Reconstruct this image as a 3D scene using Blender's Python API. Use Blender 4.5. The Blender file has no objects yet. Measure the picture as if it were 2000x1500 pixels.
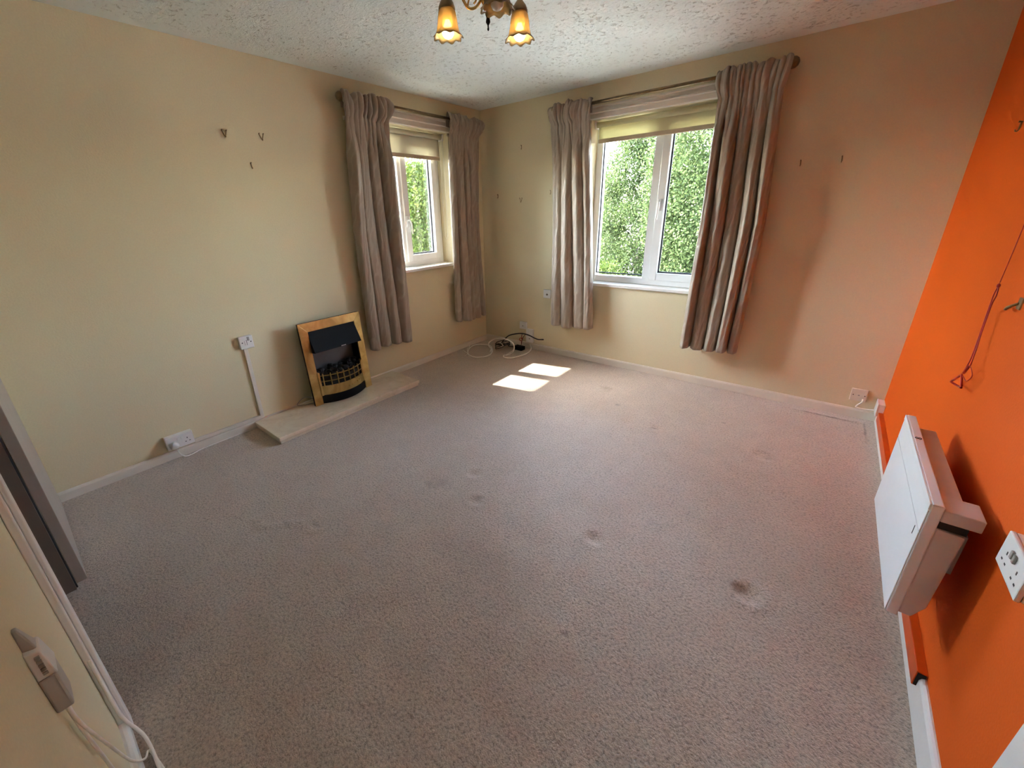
import bpy, math, random
import numpy as np
from mathutils import Matrix, Vector

# ------------------------------------------------------------------ camera
SC = bpy.context.scene
COL = SC.collection
W, H, YN = 3.4388, 2.35, -3.70          # room width, height, near wall plane
Rm = ((0.77026661, 0.63702281, -0.02985458), (0.20471473, -0.2913285, -0.93446219), (-0.60397122, 0.71367335, -0.35480857))
cd = bpy.data.cameras.new('camera')
cam = bpy.data.objects.new('camera', cd)
COL.objects.link(cam)
r0, r1, r2 = [Vector(r) for r in Rm]
m3 = Matrix((r0, -r1, -r2)).transposed()
cam.matrix_world = Matrix.Translation((2.97495, -3.55801, 1.40736)) @ m3.to_4x4()
cd.sensor_width = 36.0
cd.lens = 791.754 / 2000 * 36.0
cd.shift_x, cd.shift_y = 52.473 / 2000, -33.994 / 2000
cd.clip_start, cd.clip_end = 0.02, 300
SC.camera = cam

# ------------------------------------------------------------------ world, sun, exposure
SUN = Vector((1.0, 0.22, -1.06)).normalized()      # direction the sunlight travels
wd = bpy.data.worlds.new('sky'); SC.world = wd; wd.use_nodes = True
nt = wd.node_tree; nt.nodes.clear()
sky = nt.nodes.new('ShaderNodeTexSky'); sky.sky_type = 'NISHITA'; sky.sun_disc = False
sky.sun_elevation = math.asin(-SUN.z)
sky.sun_rotation = math.atan2(-SUN.x, -SUN.y)
sky.air_density = 1.0; sky.dust_density = 1.2; sky.ozone_density = 1.0
bg = nt.nodes.new('ShaderNodeBackground'); bg.inputs['Strength'].default_value = 1.6
wo = nt.nodes.new('ShaderNodeOutputWorld')
hs = nt.nodes.new('ShaderNodeHueSaturation'); hs.inputs['Saturation'].default_value = 0.72
nt.links.new(sky.outputs[0], hs.inputs['Color']); nt.links.new(hs.outputs[0], bg.inputs[0]); nt.links.new(bg.outputs[0], wo.inputs[0])
sd = bpy.data.lights.new('sun', 'SUN'); sd.energy = 16.0; sd.angle = 0.009; sd.color = (1.0, 0.95, 0.86)
so = bpy.data.objects.new('sun', sd); COL.objects.link(so)
so.rotation_euler = SUN.to_track_quat('-Z', 'Y').to_euler()
so.location = (-6, -2, 8)
vs = SC.view_settings
SC.display_settings.display_device = 'sRGB'
vs.view_transform = 'Standard'; vs.look = 'None'; vs.gamma = 1.0; vs.exposure = 2.58
vs.use_curve_mapping = False
SC.cycles.max_bounces = 6; SC.cycles.diffuse_bounces = 5; SC.cycles.glossy_bounces = 3
SC.cycles.transmission_bounces = 4; SC.cycles.transparent_max_bounces = 8
SC.cycles.caustics_reflective = False; SC.cycles.caustics_refractive = False
SC.cycles.use_denoising = True
SC.cycles.use_adaptive_sampling = True; SC.cycles.adaptive_threshold = 0.07; SC.cycles.use_light_tree = False
SC.cycles.sample_clamp_indirect = 6.0
BULB = 4.5                                          # bulb emission

# ------------------------------------------------------------------ materials
def nodes(name):
    m = bpy.data.materials.new(name); m.use_nodes = True
    t = m.node_tree
    return m, t, t.nodes['Principled BSDF'], t.nodes['Material Output']
def N(t, kind, **kw):
    n = t.nodes.new(kind)
    for k, v in kw.items():
        if k in n.inputs.keys(): n.inputs[k].default_value = v
        else: setattr(n, k, v)
    return n
def mixc(t, fac, a, b, blend='MIX'):
    n = t.nodes.new('ShaderNodeMix'); n.data_type = 'RGBA'; n.blend_type = blend
    for sock, v in ((n.inputs[0], fac), (n.inputs[6], a), (n.inputs[7], b)):
        if isinstance(v, bpy.types.NodeSocket): t.links.new(v, sock)
        elif isinstance(v, (int, float)): sock.default_value = v
        else: sock.default_value = (*v, 1) if len(v) == 3 else v
    return n.outputs[2]
def math_(t, op, a, b=None, c=None, clamp=False):
    n = t.nodes.new('ShaderNodeMath'); n.operation = op; n.use_clamp = clamp
    for i, v in enumerate((a, b, c)):
        if v is None: continue
        if isinstance(v, bpy.types.NodeSocket): t.links.new(v, n.inputs[i])
        else: n.inputs[i].default_value = v
    return n.outputs[0]
def ramp(t, fac, stops):
    n = t.nodes.new('ShaderNodeValToRGB')
    e = n.color_ramp.elements
    while len(e) < len(stops): e.new(0.5)
    for el, (p, c) in zip(e, stops):
        el.position = p; el.color = (*c, 1) if not isinstance(c, (int, float)) else (c, c, c, 1)
    t.links.new(fac, n.inputs[0]); return n.outputs[0]
def coord(t, scale=(1, 1, 1), kind='Object'):
    tc = t.nodes.new('ShaderNodeTexCoord'); mp = t.nodes.new('ShaderNodeMapping')
    mp.inputs['Scale'].default_value = scale
    t.links.new(tc.outputs[kind], mp.inputs[0]); return mp.outputs[0]
def noise(t, vec, scale, detail=2, rough=0.55, dist=0.0):
    n = N(t, 'ShaderNodeTexNoise', Scale=scale, Detail=detail, Roughness=rough, Distortion=dist)
    t.links.new(vec, n.inputs['Vector']); return n.outputs[0]
def bump(t, p, h, strength, dist=0.01):
    b = N(t, 'ShaderNodeBump', Strength=strength, Distance=dist)
    t.links.new(h, b.inputs['Height']); t.links.new(b.outputs[0], p.inputs['Normal']); return b
def simple(name, col, rough=0.5, metal=0.0, var=0.06, scale=20, bmp=0.0, bscale=150, spec=0.5, **kw):
    m, t, p, o = nodes(name)
    v = coord(t)
    n = noise(t, v, scale)
    dark = tuple(c * (1 - var) for c in col); lite = tuple(min(1, c * (1 + var)) for c in col)
    t.links.new(ramp(t, n, [(0.3, dark), (0.7, lite)]), p.inputs['Base Color'])
    p.inputs['Roughness'].default_value = rough; p.inputs['Metallic'].default_value = metal
    p.inputs['Specular IOR Level'].default_value = spec
    for k, vv in kw.items(): p.inputs[k].default_value = vv
    if bmp: bump(t, p, noise(t, v, bscale, 3), bmp, 0.002)
    return m

M = {}
def wall_paint(name, col, rough=0.85):
    m, t, p, o = nodes(name); v = coord(t)
    big = noise(t, v, 1.3, 1)
    c = mixc(t, big, tuple(x * 0.95 for x in col), tuple(min(1, x * 1.04) for x in col))
    fine = noise(t, v, 130, 1, 0.6)
    c = mixc(t, 0.05, c, ramp(t, fine, [(0.35, 0.3), (0.65, 1.0)]), 'MULTIPLY')
    t.links.new(c, p.inputs['Base Color']); p.inputs['Roughness'].default_value = rough
    p.inputs['Specular IOR Level'].default_value = 0.25
    bump(t, p, fine, 0.16, 0.004)
    return m
M['cream'] = wall_paint('cream_wall_paint', (0.735, 0.645, 0.425))
M['orange'] = wall_paint('orange_wall_paint', (0.74, 0.105, 0.002), 0.85)
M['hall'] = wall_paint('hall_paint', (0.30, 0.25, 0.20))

def ceiling_mat():
    m, t, p, o = nodes('textured_ceiling'); v = coord(t)
    sep = t.nodes.new('ShaderNodeSeparateXYZ'); t.links.new(v, sep.inputs[0])
    # smooth border about 7 cm wide along the walls
    dx = math_(t, 'MINIMUM', sep.outputs[0], math_(t, 'SUBTRACT', W, sep.outputs[0]))
    dy = math_(t, 'MULTIPLY', sep.outputs[1], -1.0)
    d = math_(t, 'MINIMUM', dx, dy)
    edge = math_(t, 'SMOOTH_MIN', 1.0, math_(t, 'MULTIPLY', math_(t, 'SUBTRACT', d, 0.06), 18.0), 0.1, clamp=True)
    nz = noise(t, v, 42, 3, 0.62, 0.5)
    patches = ramp(t, noise(t, v, 5, 2), [(0.36, 0.3), (0.56, 1.0)])
    pit = ramp(t, nz, [(0.585, 0.0), (0.635, 1.0)])
    pit = math_(t, 'MULTIPLY', math_(t, 'MULTIPLY', pit, patches), edge)
    c = mixc(t, math_(t, 'MULTIPLY', pit, 0.48), (0.82, 0.88, 0.84), (0.38, 0.37, 0.30))  # brown flecks paint the stipple's small shadows into the base colour
    t.links.new(c, p.inputs['Base Color']); p.inputs['Roughness'].default_value = 0.9
    p.inputs['Specular IOR Level'].default_value = 0.15
    fine = math_(t, 'MULTIPLY', noise(t, v, 60, 2, 0.65), edge)
    hgt = math_(t, 'SUBTRACT', math_(t, 'MULTIPLY', fine, 0.55), math_(t, 'MULTIPLY', pit, 0.8))
    bump(t, p, hgt, 0.8, 0.010)
    return m
M['ceiling'] = ceiling_mat()

def carpet_mat():
    m, t, p, o = nodes('beige_carpet'); v = coord(t)
    big = noise(t, v, 1.6, 2, 0.6)
    mid = noise(t, v, 9, 3, 0.65)
    c = mixc(t, big, (0.52, 0.40, 0.295), (0.63, 0.52, 0.41))
    c = mixc(t, 0.55, c, ramp(t, mid, [(0.3, (0.78, 0.76, 0.74)), (0.7, (1.0, 1.0, 1.0))]), 'MULTIPLY')
    fine = noise(t, v, 105, 3, 0.7)
    c = mixc(t, 1.0, c, ramp(t, fine, [(0.32, 0.42), (0.47, 0.82), (0.62, 1.0)]), 'MULTIPLY')
    speck = ramp(t, noise(t, v, 150, 2, 0.5), [(0.62, 0.0), (0.70, 1.0)])
    c = mixc(t, math_(t, 'MULTIPLY', speck, 0.45), c, (0.74, 0.66, 0.58))
    # stains with a shape of their own: (x, y, radius x, radius y, strength, colour)
    stains = [(1.74, -0.53, .075, .055, .62, (.23, .16, .07)), (1.76, -.60, .05, .06, .4, (.30, .23, .12)), (1.934, -.775, .032, .018, .75, (.10, .08, .09)),
              (1.55, -2.28, .12, .06, .35, (.20, .15, .11)), (1.51, -2.33, .05, .03, .4, (.16, .11, .08)),
              (2.52, -2.624, .02, .016, .75, (.10, .07, .05)), (2.28, -.96, .03, .014, .5, (.14, .11, .1)),
              (2.93, -.93, .06, .03, .4, (.22, .12, .08)), (1.16, -2.98, .05, .014, .5, (.16, .11, .08)),
              (1.29, -2.89, .045, .014, .55, (.16, .11, .08)), (2.63, -.62, .02, .012, .7, (.10, .08, .07)),
              (2.10, -2.55, .34, .16, .25, (.24, .18, .13)), (2.95, -2.04, .05, .03, .6, (.14, .09, .07)),
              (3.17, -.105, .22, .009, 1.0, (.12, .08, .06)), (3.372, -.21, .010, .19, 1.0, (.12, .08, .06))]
    wob = math_(t, 'MULTIPLY', math_(t, 'SUBTRACT', noise(t, v, 28, 1, 0.7), 0.5), 1.6)
    for (x, y, rx, ry, s, sc) in stains:
        ma = t.nodes.new('ShaderNodeVectorMath'); ma.operation = 'MULTIPLY_ADD'
        t.links.new(v, ma.inputs[0]); ma.inputs[1].default_value = (1 / rx, 1 / ry, 0); ma.inputs[2].default_value = (-x / rx, -y / ry, 0)
        ln = t.nodes.new('ShaderNodeVectorMath'); ln.operation = 'LENGTH'; t.links.new(ma.outputs[0], ln.inputs[0])
        r = math_(t, 'ADD', ln.outputs['Value'], wob)
        f = math_(t, 'MULTIPLY_ADD', r, -s * 0.95, s * 0.95, clamp=True)
        c = mixc(t, f, c, sc)
    t.links.new(c, p.inputs['Base Color']); p.inputs['Roughness'].default_value = 0.68
    p.inputs['Specular IOR Level'].default_value = 0.5
    p.inputs['Sheen Weight'].default_value = 0.5; p.inputs['Sheen Roughness'].default_value = 0.5
    h = fine
    bump(t, p, h, 0.55, 0.010)
    return m
M['carpet'] = carpet_mat()
M['white_paint'] = simple('cream_gloss_paint', (0.72, 0.66, 0.56), 0.38, var=0.04, scale=6)
M['white_gloss'] = simple('white_gloss_paint', (0.80, 0.78, 0.73), 0.32, var=0.03, scale=6)
M['upvc'] = simple('white_window_plastic', (0.84, 0.85, 0.84), 0.22, var=0.02, scale=8)
M['plastic'] = simple('white_plastic', (0.80, 0.78, 0.75), 0.3, var=0.02, scale=30)
M['old_plastic'] = simple('yellowed_plastic', (0.70, 0.64, 0.52), 0.4, var=0.04, scale=30)
M['dark_hole'] = simple('dark_slot', (0.02, 0.018, 0.016), 0.6)
M['grey_plastic'] = simple('grey_plastic', (0.33, 0.31, 0.28), 0.45)
M['taupe_plastic'] = simple('taupe_plastic', (0.46, 0.41, 0.36), 0.45)
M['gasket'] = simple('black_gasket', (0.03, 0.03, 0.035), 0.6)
M['heater'] = simple('white_heater_enamel', (0.80, 0.82, 0.82), 0.35, var=0.015, scale=8)
M['heater_rear'] = simple('grey_white_heater_metal', (0.62, 0.58, 0.55), 0.45, var=0.06, scale=10)
M['red'] = simple('red_plastic', (0.45, 0.012, 0.008), 0.4)
M['black_rubber'] = simple('black_cable', (0.012, 0.012, 0.013), 0.42)
M['white_cable'] = simple('white_cable', (0.88, 0.84, 0.76), 0.4)
M['black_metal'] = simple('black_painted_metal', (0.005, 0.005, 0.006), 0.6, spec=0.15)
M['coal'] = simple('black_coal', (0.006, 0.006, 0.0065), 0.7, bmp=0.5, bscale=90)
M['antique'] = simple('antique_bronze', (0.23, 0.165, 0.09), 0.38, 0.85, var=0.2, scale=30)
M['hook_brass'] = simple('dull_brass_hook', (0.28, 0.19, 0.09), 0.45, 0.6)
M['orange_gloss'] = simple('orange_trunking_paint', (0.66, 0.085, 0.004), 0.4)
M['blackout'] = simple('painted_render', (0.62, 0.55, 0.45), 0.9)
M['light_block'] = simple('light_block_render', (0.42, 0.33, 0.25), 0.9, var=0.15, scale=6)  # surface of the added light-blocking wall
M['grass'] = simple('pale_paving', (0.46, 0.45, 0.41), 0.9, var=0.15, scale=3)
M['bark'] = simple('grey_bark', (0.20, 0.17, 0.14), 0.9, var=0.35, scale=8, bmp=0.5, bscale=30)
M['brown_door'] = simple('taupe_painted_door', (0.36, 0.29, 0.235), 0.5, var=0.05, scale=4)
M['lining'+'_wood'] = simple('shade_toned_door_lining', (0.16, 0.115, 0.085), 0.55, var=0.1, scale=6)  # dark brown puts the doorway's shade into the lining colour

def brass():
    m, t, p, o = nodes('brushed_brass'); v = coord(t, (3, 3, 3))
    n = noise(t, v, 2.2, 4, 0.6, 0.8)
    t.links.new(ramp(t, n, [(0.3, (0.34, 0.21, 0.065)), (0.55, (0.52, 0.35, 0.12)), (0.75, (0.66, 0.48, 0.20))]), p.inputs['Base Color'])
    p.inputs['Metallic'].default_value = 0.9; p.inputs['Roughness'].default_value = 0.34
    v2 = coord(t, (1, 1, 40)); bump(t, p, noise(t, v2, 30, 2), 0.05, 0.001)
    return m
M['brass'] = brass()
M['gold'] = simple('polished_gold', (0.75, 0.50, 0.18), 0.22, 1.0, var=0.1)

def marble():
    m, t, p, o = nodes('cream_marble'); v = coord(t)
    n = noise(t, v, 5, 6, 0.62, 1.6)
    c = ramp(t, n, [(0.25, (0.64, 0.53, 0.38)), (0.5, (0.74, 0.63, 0.47)), (0.75, (0.79, 0.70, 0.55))])
    ve = ramp(t, noise(t, v, 2.3, 5, 0.55, 2.2), [(0.494, 0.0), (0.5, 1.0), (0.506, 0.0)])
    c = mixc(t, math_(t, 'MULTIPLY', ve, 0.22), c, (0.30, 0.21, 0.12))
    t.links.new(c, p.inputs['Base Color']); p.inputs['Roughness'].default_value = 0.14
    return m
M['marble'] = marble()

def fabric():
    m, t, p, o = nodes('taupe_satin_curtain')
    uv = coord(t, (1, 1, 1), 'UV')
    w1 = N(t, 'ShaderNodeTexWave', Scale=2.3, Distortion=9.0, Detail=3.0); w1.inputs['Detail Scale'].default_value = 1.6
    mp = t.nodes.new('ShaderNodeMapping'); mp.inputs['Scale'].default_value = (1.0, 0.60, 1); mp.inputs['Rotation'].default_value = (0, 0, 0.45)
    t.links.new(uv, mp.inputs[0]); t.links.new(mp.outputs[0], w1.inputs['Vector'])
    line = ramp(t, w1.outputs['Fac'], [(0.0, 1.0), (0.07, 0.3), (0.16, 0.0), (0.86, 0.0), (1.0, 0.6)])
    big = noise(t, mp.outputs[0], 4, 3)
    c = mixc(t, big, (0.30, 0.235, 0.175), (0.40, 0.325, 0.25))
    c = mixc(t, math_(t, 'MULTIPLY', line, 0.45), c, (0.50, 0.42, 0.33))
    t.links.new(c, p.inputs['Base Color'])
    t.links.new(ramp(t, line, [(0.0, 0.55), (1.0, 0.40)]), p.inputs['Roughness'])
    p.inputs['Sheen Weight'].default_value = 0.15; p.inputs['Sheen Roughness'].default_value = 0.35
    p.inputs['Specular IOR Level'].default_value = 0.55
    h = math_(t, 'ADD', line, math_(t, 'MULTIPLY', noise(t, mp.outputs[0], 22, 2), 0.8))
    bump(t, p, h, 0.25, 0.006)
    return m
M['fabric'] = fabric()
M['blind_bar'] = simple('tan_blind_bar', (0.55, 0.45, 0.31), 0.6)
M['lining'] = simple('cream_curtain_lining', (0.62, 0.55, 0.42), 0.8)

def blind_mat(name, col, tr):
    m, t, p, o = nodes(name); v = coord(t)
    c = mixc(t, noise(t, v, 5, 4), tuple(x * 0.9 for x in col), col)
    t.links.new(c, p.inputs['Base Color']); p.inputs['Roughness'].default_value = 0.8
    tl = N(t, 'ShaderNodeBsdfTranslucent'); t.links.new(c, tl.inputs[0])
    mx = N(t, 'ShaderNodeMixShader', Fac=tr)
    t.links.new(p.outputs[0], mx.inputs[1]); t.links.new(tl.outputs[0], mx.inputs[2]); t.links.new(mx.outputs[0], o.inputs[0])
    return m
M['blind'] = blind_mat('cream_blind_fabric', (0.74, 0.70, 0.56), 0.28)
M['blind2'] = blind_mat('backlit_tint_blind_fabric', (0.80, 0.75, 0.50), 0.38)  # yellower cream: tint of daylight shining through, put into the colour

def glass():
    m, t, p, o = nodes('window_glass')
    tr = N(t, 'ShaderNodeBsdfTransparent'); tr.inputs[0].default_value = (0.97, 0.985, 0.98, 1)
    gl = N(t, 'ShaderNodeBsdfGlossy', Roughness=0.0)
    fr = N(t, 'ShaderNodeFresnel', IOR=1.45)
    sm = noise(t, coord(t), 3, 3)
    k = math_(t, 'MULTIPLY', fr.outputs[0], ramp(t, sm, [(0.3, 0.75), (0.7, 0.9)]))
    mx = N(t, 'ShaderNodeMixShader')
    t.links.new(k, mx.inputs[0]); t.links.new(tr.outputs[0], mx.inputs[1]); t.links.new(gl.outputs[0], mx.inputs[2])
    t.links.new(mx.outputs[0], o.inputs[0]); return m
M['glass'] = glass()

def shade_glass():
    m, t, p, o = nodes('amber_etched_glass'); v = coord(t)
    c = mixc(t, noise(t, v, 30, 4), (0.80, 0.50, 0.16), (0.92, 0.70, 0.34))
    tl = N(t, 'ShaderNodeBsdfTranslucent'); t.links.new(c, tl.inputs[0])
    tr = N(t, 'ShaderNodeBsdfTransparent'); tr.inputs[0].default_value = (0.95, 0.80, 0.52, 1)
    gl = N(t, 'ShaderNodeBsdfGlossy', Roughness=0.12)
    df = N(t, 'ShaderNodeBsdfDiffuse'); t.links.new(mixc(t, 0.5, c, (0.86, 0.66, 0.36)), df.inputs[0])
    m0 = N(t, 'ShaderNodeMixShader', Fac=0.5); t.links.new(tl.outputs[0], m0.inputs[1]); t.links.new(df.outputs[0], m0.inputs[2])
    m1 = N(t, 'ShaderNodeMixShader', Fac=0.40)
    t.links.new(m0.outputs[0], m1.inputs[1]); t.links.new(tr.outputs[0], m1.inputs[2])
    fr = N(t, 'ShaderNodeFresnel', IOR=1.45)
    m2 = N(t, 'ShaderNodeMixShader'); t.links.new(fr.outputs[0], m2.inputs[0])
    t.links.new(m1.outputs[0], m2.inputs[1]); t.links.new(gl.outputs[0], m2.inputs[2]); t.links.new(m2.outputs[0], o.inputs[0])
    return m
M['shade'] = shade_glass()
def bulb_lit():
    m, t, p, o = nodes('lit_bulb')
    e = N(t, 'ShaderNodeEmission', Strength=BULB); e.inputs[0].default_value = (1.0, 0.80, 0.50, 1)
    t.links.new(e.outputs[0], o.inputs[0]); return m
M['bulb'] = bulb_lit()
M['bulb_off'] = simple('unlit_pearl_bulb', (0.80, 0.74, 0.62), 0.25, var=0.02)
M['fire_back'] = simple('grey_reflective_fireback', (0.085, 0.095, 0.098), 0.3, spec=0.5)

def leaf_mat(name, a, b, cc):
    m, t, p, o = nodes(name)
    g = t.nodes.new('ShaderNodeNewGeometry')
    c = ramp(t, g.outputs['Random Per Island'], [(0.0, a), (0.55, b), (1.0, cc)])
    t.links.new(c, p.inputs['Base Color']); p.inputs['Roughness'].default_value = 0.6; p.inputs['Specular IOR Level'].default_value = 0.15
    tl = N(t, 'ShaderNodeBsdfTranslucent'); t.links.new(c, tl.inputs[0])
    mx = N(t, 'ShaderNodeMixShader', Fac=0.35)
    t.links.new(p.outputs[0], mx.inputs[1]); t.links.new(tl.outputs[0], mx.inputs[2]); t.links.new(mx.outputs[0], o.inputs[0])
    return m
M['leaf_pale'] = leaf_mat('pale_birch_leaf', (0.025, 0.040, 0.011), (0.046, 0.068, 0.020), (0.078, 0.102, 0.036))
M['leaf_dark'] = leaf_mat('dark_leaf', (0.012, 0.027, 0.012), (0.022, 0.045, 0.018), (0.045, 0.075, 0.03))
M['leaf_yellow'] = leaf_mat('yellow_green_leaf', (0.024, 0.040, 0.006), (0.046, 0.070, 0.010), (0.076, 0.098, 0.018))

# ------------------------------------------------------------------ mesh helpers
ORI = {}
class MB:
    def __init__(s): s.v = []; s.f = []; s.uv = None
    def add(s, vs_, fs):
        n = len(s.v); s.v += [tuple(map(float, v)) for v in vs_]; s.f += [tuple(i + n for i in f) for f in fs]; return s
    def box(s, x0, x1, y0, y1, z0, z1):
        x0, x1 = sorted((x0, x1)); y0, y1 = sorted((y0, y1)); z0, z1 = sorted((z0, z1))
        return s.add([(x0, y0, z0), (x1, y0, z0), (x1, y1, z0), (x0, y1, z0), (x0, y0, z1), (x1, y0, z1), (x1, y1, z1), (x0, y1, z1)],
                     [(0, 3, 2, 1), (4, 5, 6, 7), (0, 1, 5, 4), (1, 2, 6, 5), (2, 3, 7, 6), (3, 0, 4, 7)])
    def hexa(s, b, t):       # four bottom points, four top points, same winding (counter-clockwise from above)
        return s.add(list(b) + list(t), [(0, 3, 2, 1), (4, 5, 6, 7), (0, 1, 5, 4), (1, 2, 6, 5), (2, 3, 7, 6), (3, 0, 4, 7)])
    def tube(s, pts, r, n=8, close=False, radii=None):
        P = [Vector(p) for p in pts]; k = len(P); rings = []
        up = None
        for i in range(k):
            d = (P[(i + 1) % k] - P[i - 1]) if close else (P[min(i + 1, k - 1)] - P[max(i - 1, 0)])
            if d.length < 1e-9: d = Vector((0, 0, 1))
            d.normalize()
            if up is None:
                up = Vector((0, 0, 1)) if abs(d.z) < 0.9 else Vector((1, 0, 0))
            a = up - d * up.dot(d)
            if a.length < 1e-6: a = d.orthogonal()
            a.normalize(); up = a; b = d.cross(a)
            rr = radii[i] if radii else r
            rings.append([P[i] + (a * math.cos(2 * math.pi * j / n) + b * math.sin(2 * math.pi * j / n)) * rr for j in range(n)])
        vs_ = [p for ring in rings for p in ring]; fs = []
        for i in range(k if close else k - 1):
            for j in range(n):
                fs.append((i * n + j, i * n + (j + 1) % n, ((i + 1) % k) * n + (j + 1) % n, ((i + 1) % k) * n + j))
        if not close:
            fs.append(tuple(range(n))[::-1]); fs.append(tuple((k - 1) * n + j for j in range(n)))
        return s.add(vs_, fs)
    def lathe(s, c, prof, n=24, axis='Z', cap=True, wob=None):
        c = Vector(c); vs_ = []
        for (r, h) in prof:
            for j in range(n):
                a = 2 * math.pi * j / n
                rr, hh = (r, h) if wob is None else wob(r, h, a)
                q = Vector((rr * math.cos(a), rr * math.sin(a), hh))
                if axis == 'X': q = Vector((q.z, q.x, q.y))
                elif axis == 'Y': q = Vector((q.y, q.z, q.x))
                vs_.append(c + q)
        fs = []
        for i in range(len(prof) - 1):
            for j in range(n):
                fs.append((i * n + j, i * n + (j + 1) % n, (i + 1) * n + (j + 1) % n, (i + 1) * n + j))
        if cap:
            fs.append(tuple(range(n))[::-1]); fs.append(tuple((len(prof) - 1) * n + j for j in range(n)))
        return s.add(vs_, fs)
    def prism(s, poly, axis, a, b):   # polygon in the two other axes, extruded along axis from a to b
        def P(p, h):
            return {'X': (h, p[0], p[1]), 'Y': (p[0], h, p[1]), 'Z': (p[0], p[1], h)}[axis]
        n = len(poly)
        vs_ = [P(p, a) for p in poly] + [P(p, b) for p in poly]
        fs = [tuple(range(n))[::-1], tuple(range(n, 2 * n))] + [(i, (i + 1) % n, n + (i + 1) % n, n + i) for i in range(n)]
        return s.add(vs_, fs)
    def grid(s, pts):                 # rows of points
        nv, nu = len(pts), len(pts[0])
        return s.add([p for row in pts for p in row],
                     [(i * nu + j, i * nu + j + 1, (i + 1) * nu + j + 1, (i + 1) * nu + j) for i in range(nv - 1) for j in range(nu - 1)])
    def build(s, name, mat, parent=None, smooth=False, bevel=0.0, kind=None, solid=0.0, xf=None, fixn=True):
        o0 = Vector(ORI.get(parent.name, (0, 0, 0))) if parent else Vector((0, 0, 0))
        me = bpy.data.meshes.new(name)
        vv = [Vector(v) for v in s.v]
        if xf is not None: vv = [xf @ v for v in vv]
        me.from_pydata([tuple(v - o0) for v in vv], [], s.f)
        if fixn:
            import bmesh
            bm = bmesh.new(); bm.from_mesh(me); bmesh.ops.recalc_face_normals(bm, faces=bm.faces); bm.to_mesh(me); bm.free()
        me.materials.append(M[mat] if isinstance(mat, str) else mat)
        if smooth:
            me.polygons.foreach_set('use_smooth', [True] * len(me.polygons))
        o = bpy.data.objects.new(name, me); COL.objects.link(o)
        if parent:
            o.parent = parent; ORI[o.name] = tuple(o0)
        if bevel:
            b = o.modifiers.new('bevel', 'BEVEL'); b.width = bevel; b.segments = 2; b.limit_method = 'ANGLE'; b.angle_limit = math.radians(40)
        if solid:
            q = o.modifiers.new('solid', 'SOLIDIFY'); q.thickness = solid; q.offset = 0
        if kind: o['kind'] = kind
        return o
def box(name, dims, mat, parent=None, bevel=0.0, kind=None, smooth=False):
    return MB().box(*dims).build(name, mat, parent, smooth, bevel, kind)
def tag(o, label, cat, group=None):
    o['label'] = label; o['category'] = cat
    if group: o['group'] = group
    return o
def thing(name, label, cat, loc, group=None):
    o = bpy.data.objects.new(name, None); COL.objects.link(o); o.empty_display_size = 0.05
    o.location = loc; ORI[o.name] = tuple(loc)
    return tag(o, label, cat, group)
def structure(name, loc=None):
    o = bpy.data.objects.new(name, None); COL.objects.link(o); o['kind'] = 'structure'
    o.location = loc or (0, 0, 0); ORI[o.name] = tuple(loc or (0, 0, 0)); return o
def smooth_path(pts, n=6, closed=False):
    P = [Vector(p) for p in pts]; out = []; k = len(P)
    for i in range(k if closed else k - 1):
        if closed: a, b, c, d = P[i - 1], P[i], P[(i + 1) % k], P[(i + 2) % k]
        else: a, b, c, d = P[max(i - 1, 0)], P[i], P[i + 1], P[min(i + 2, k - 1)]
        for j in range(n):
            t = j / n
            out.append(0.5 * ((2 * b) + (c - a) * t + (2 * a - 5 * b + 4 * c - d) * t * t + (3 * b - a - 3 * c + d) * t ** 3))
    if not closed: out.append(P[-1])
    return out

# ------------------------------------------------------------------ the room
LW = dict(y0=-1.40, y1=-0.475, z0=0.915, z1=2.105)      # left window opening
BW = dict(x0=1.215, x1=2.37, z0=0.745, z1=2.095)        # back window opening
T = 0.32

dents = [(1.635, -2.108, .035, .009), (1.80, -2.278, .035, .009), (2.40, -2.148, .035, .010), (2.99, -2.05, .045, .012), (2.28, -.97, .035, .008),
         (2.90, -.925, .05, .008), (2.10, -1.0, .04, .006)]
def floor_mesh():
    x0, x1, y0, y1 = -0.02, W + 0.02, YN - 0.10, 0.02
    nx, ny = 190, 205
    xs = np.linspace(x0, x1, nx); ys = np.linspace(y0, y1, ny)
    X, Y = np.meshgrid(xs, ys)
    Z = 0.0008 * np.sin(9 * X + 3 * np.sin(5 * Y)) * np.cos(7 * Y)
    Z -= 0.0008
    for (dx, dy, r, d) in dents:
        q = np.sqrt((X - dx) ** 2 + (Y - dy) ** 2) / r
        Z -= d * np.exp(-q ** 4) - 0.35 * d * np.exp(-((q - 1.35) / 0.3) ** 2)
    # lifted carpet seam by the right-hand corner
    seam = np.exp(-((Y + 0.10 - 0.03 * (X - 3.0)) / 0.012) ** 2) * ((X > 2.98) & (X < 3.36))
    Z += 0.006 * seam
    seam2 = np.exp(-((X - 3.35 - 0.12 * (-Y - 0.06)) / 0.012) ** 2) * ((Y < -0.05) & (Y > -0.38))
    Z += 0.007 * seam2
    ridge = np.exp(-((Y + 3.0 - 0.6 * (X - 1.15) + 0.03 * np.sin(30 * X)) / 0.02) ** 2) * ((X > 0.98) & (X < 1.36))
    Z += 0.006 * ridge
    v = np.stack([X, Y, Z], -1).reshape(-1, 3)
    idx = np.arange(nx * ny).reshape(ny, nx)
    f = np.stack([idx[:-1, :-1], idx[:-1, 1:], idx[1:, 1:], idx[1:, :-1]], -1).reshape(-1, 4)
    me = bpy.data.meshes.new('floor'); me.from_pydata(v.tolist(), [], f.tolist())
    me.polygons.foreach_set('use_smooth', [True] * len(me.polygons))
    me.materials.append(M['carpet'])
    o = bpy.data.objects.new('floor', me); COL.objects.link(o); o['kind'] = 'structure'
floor_mesh()
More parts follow.
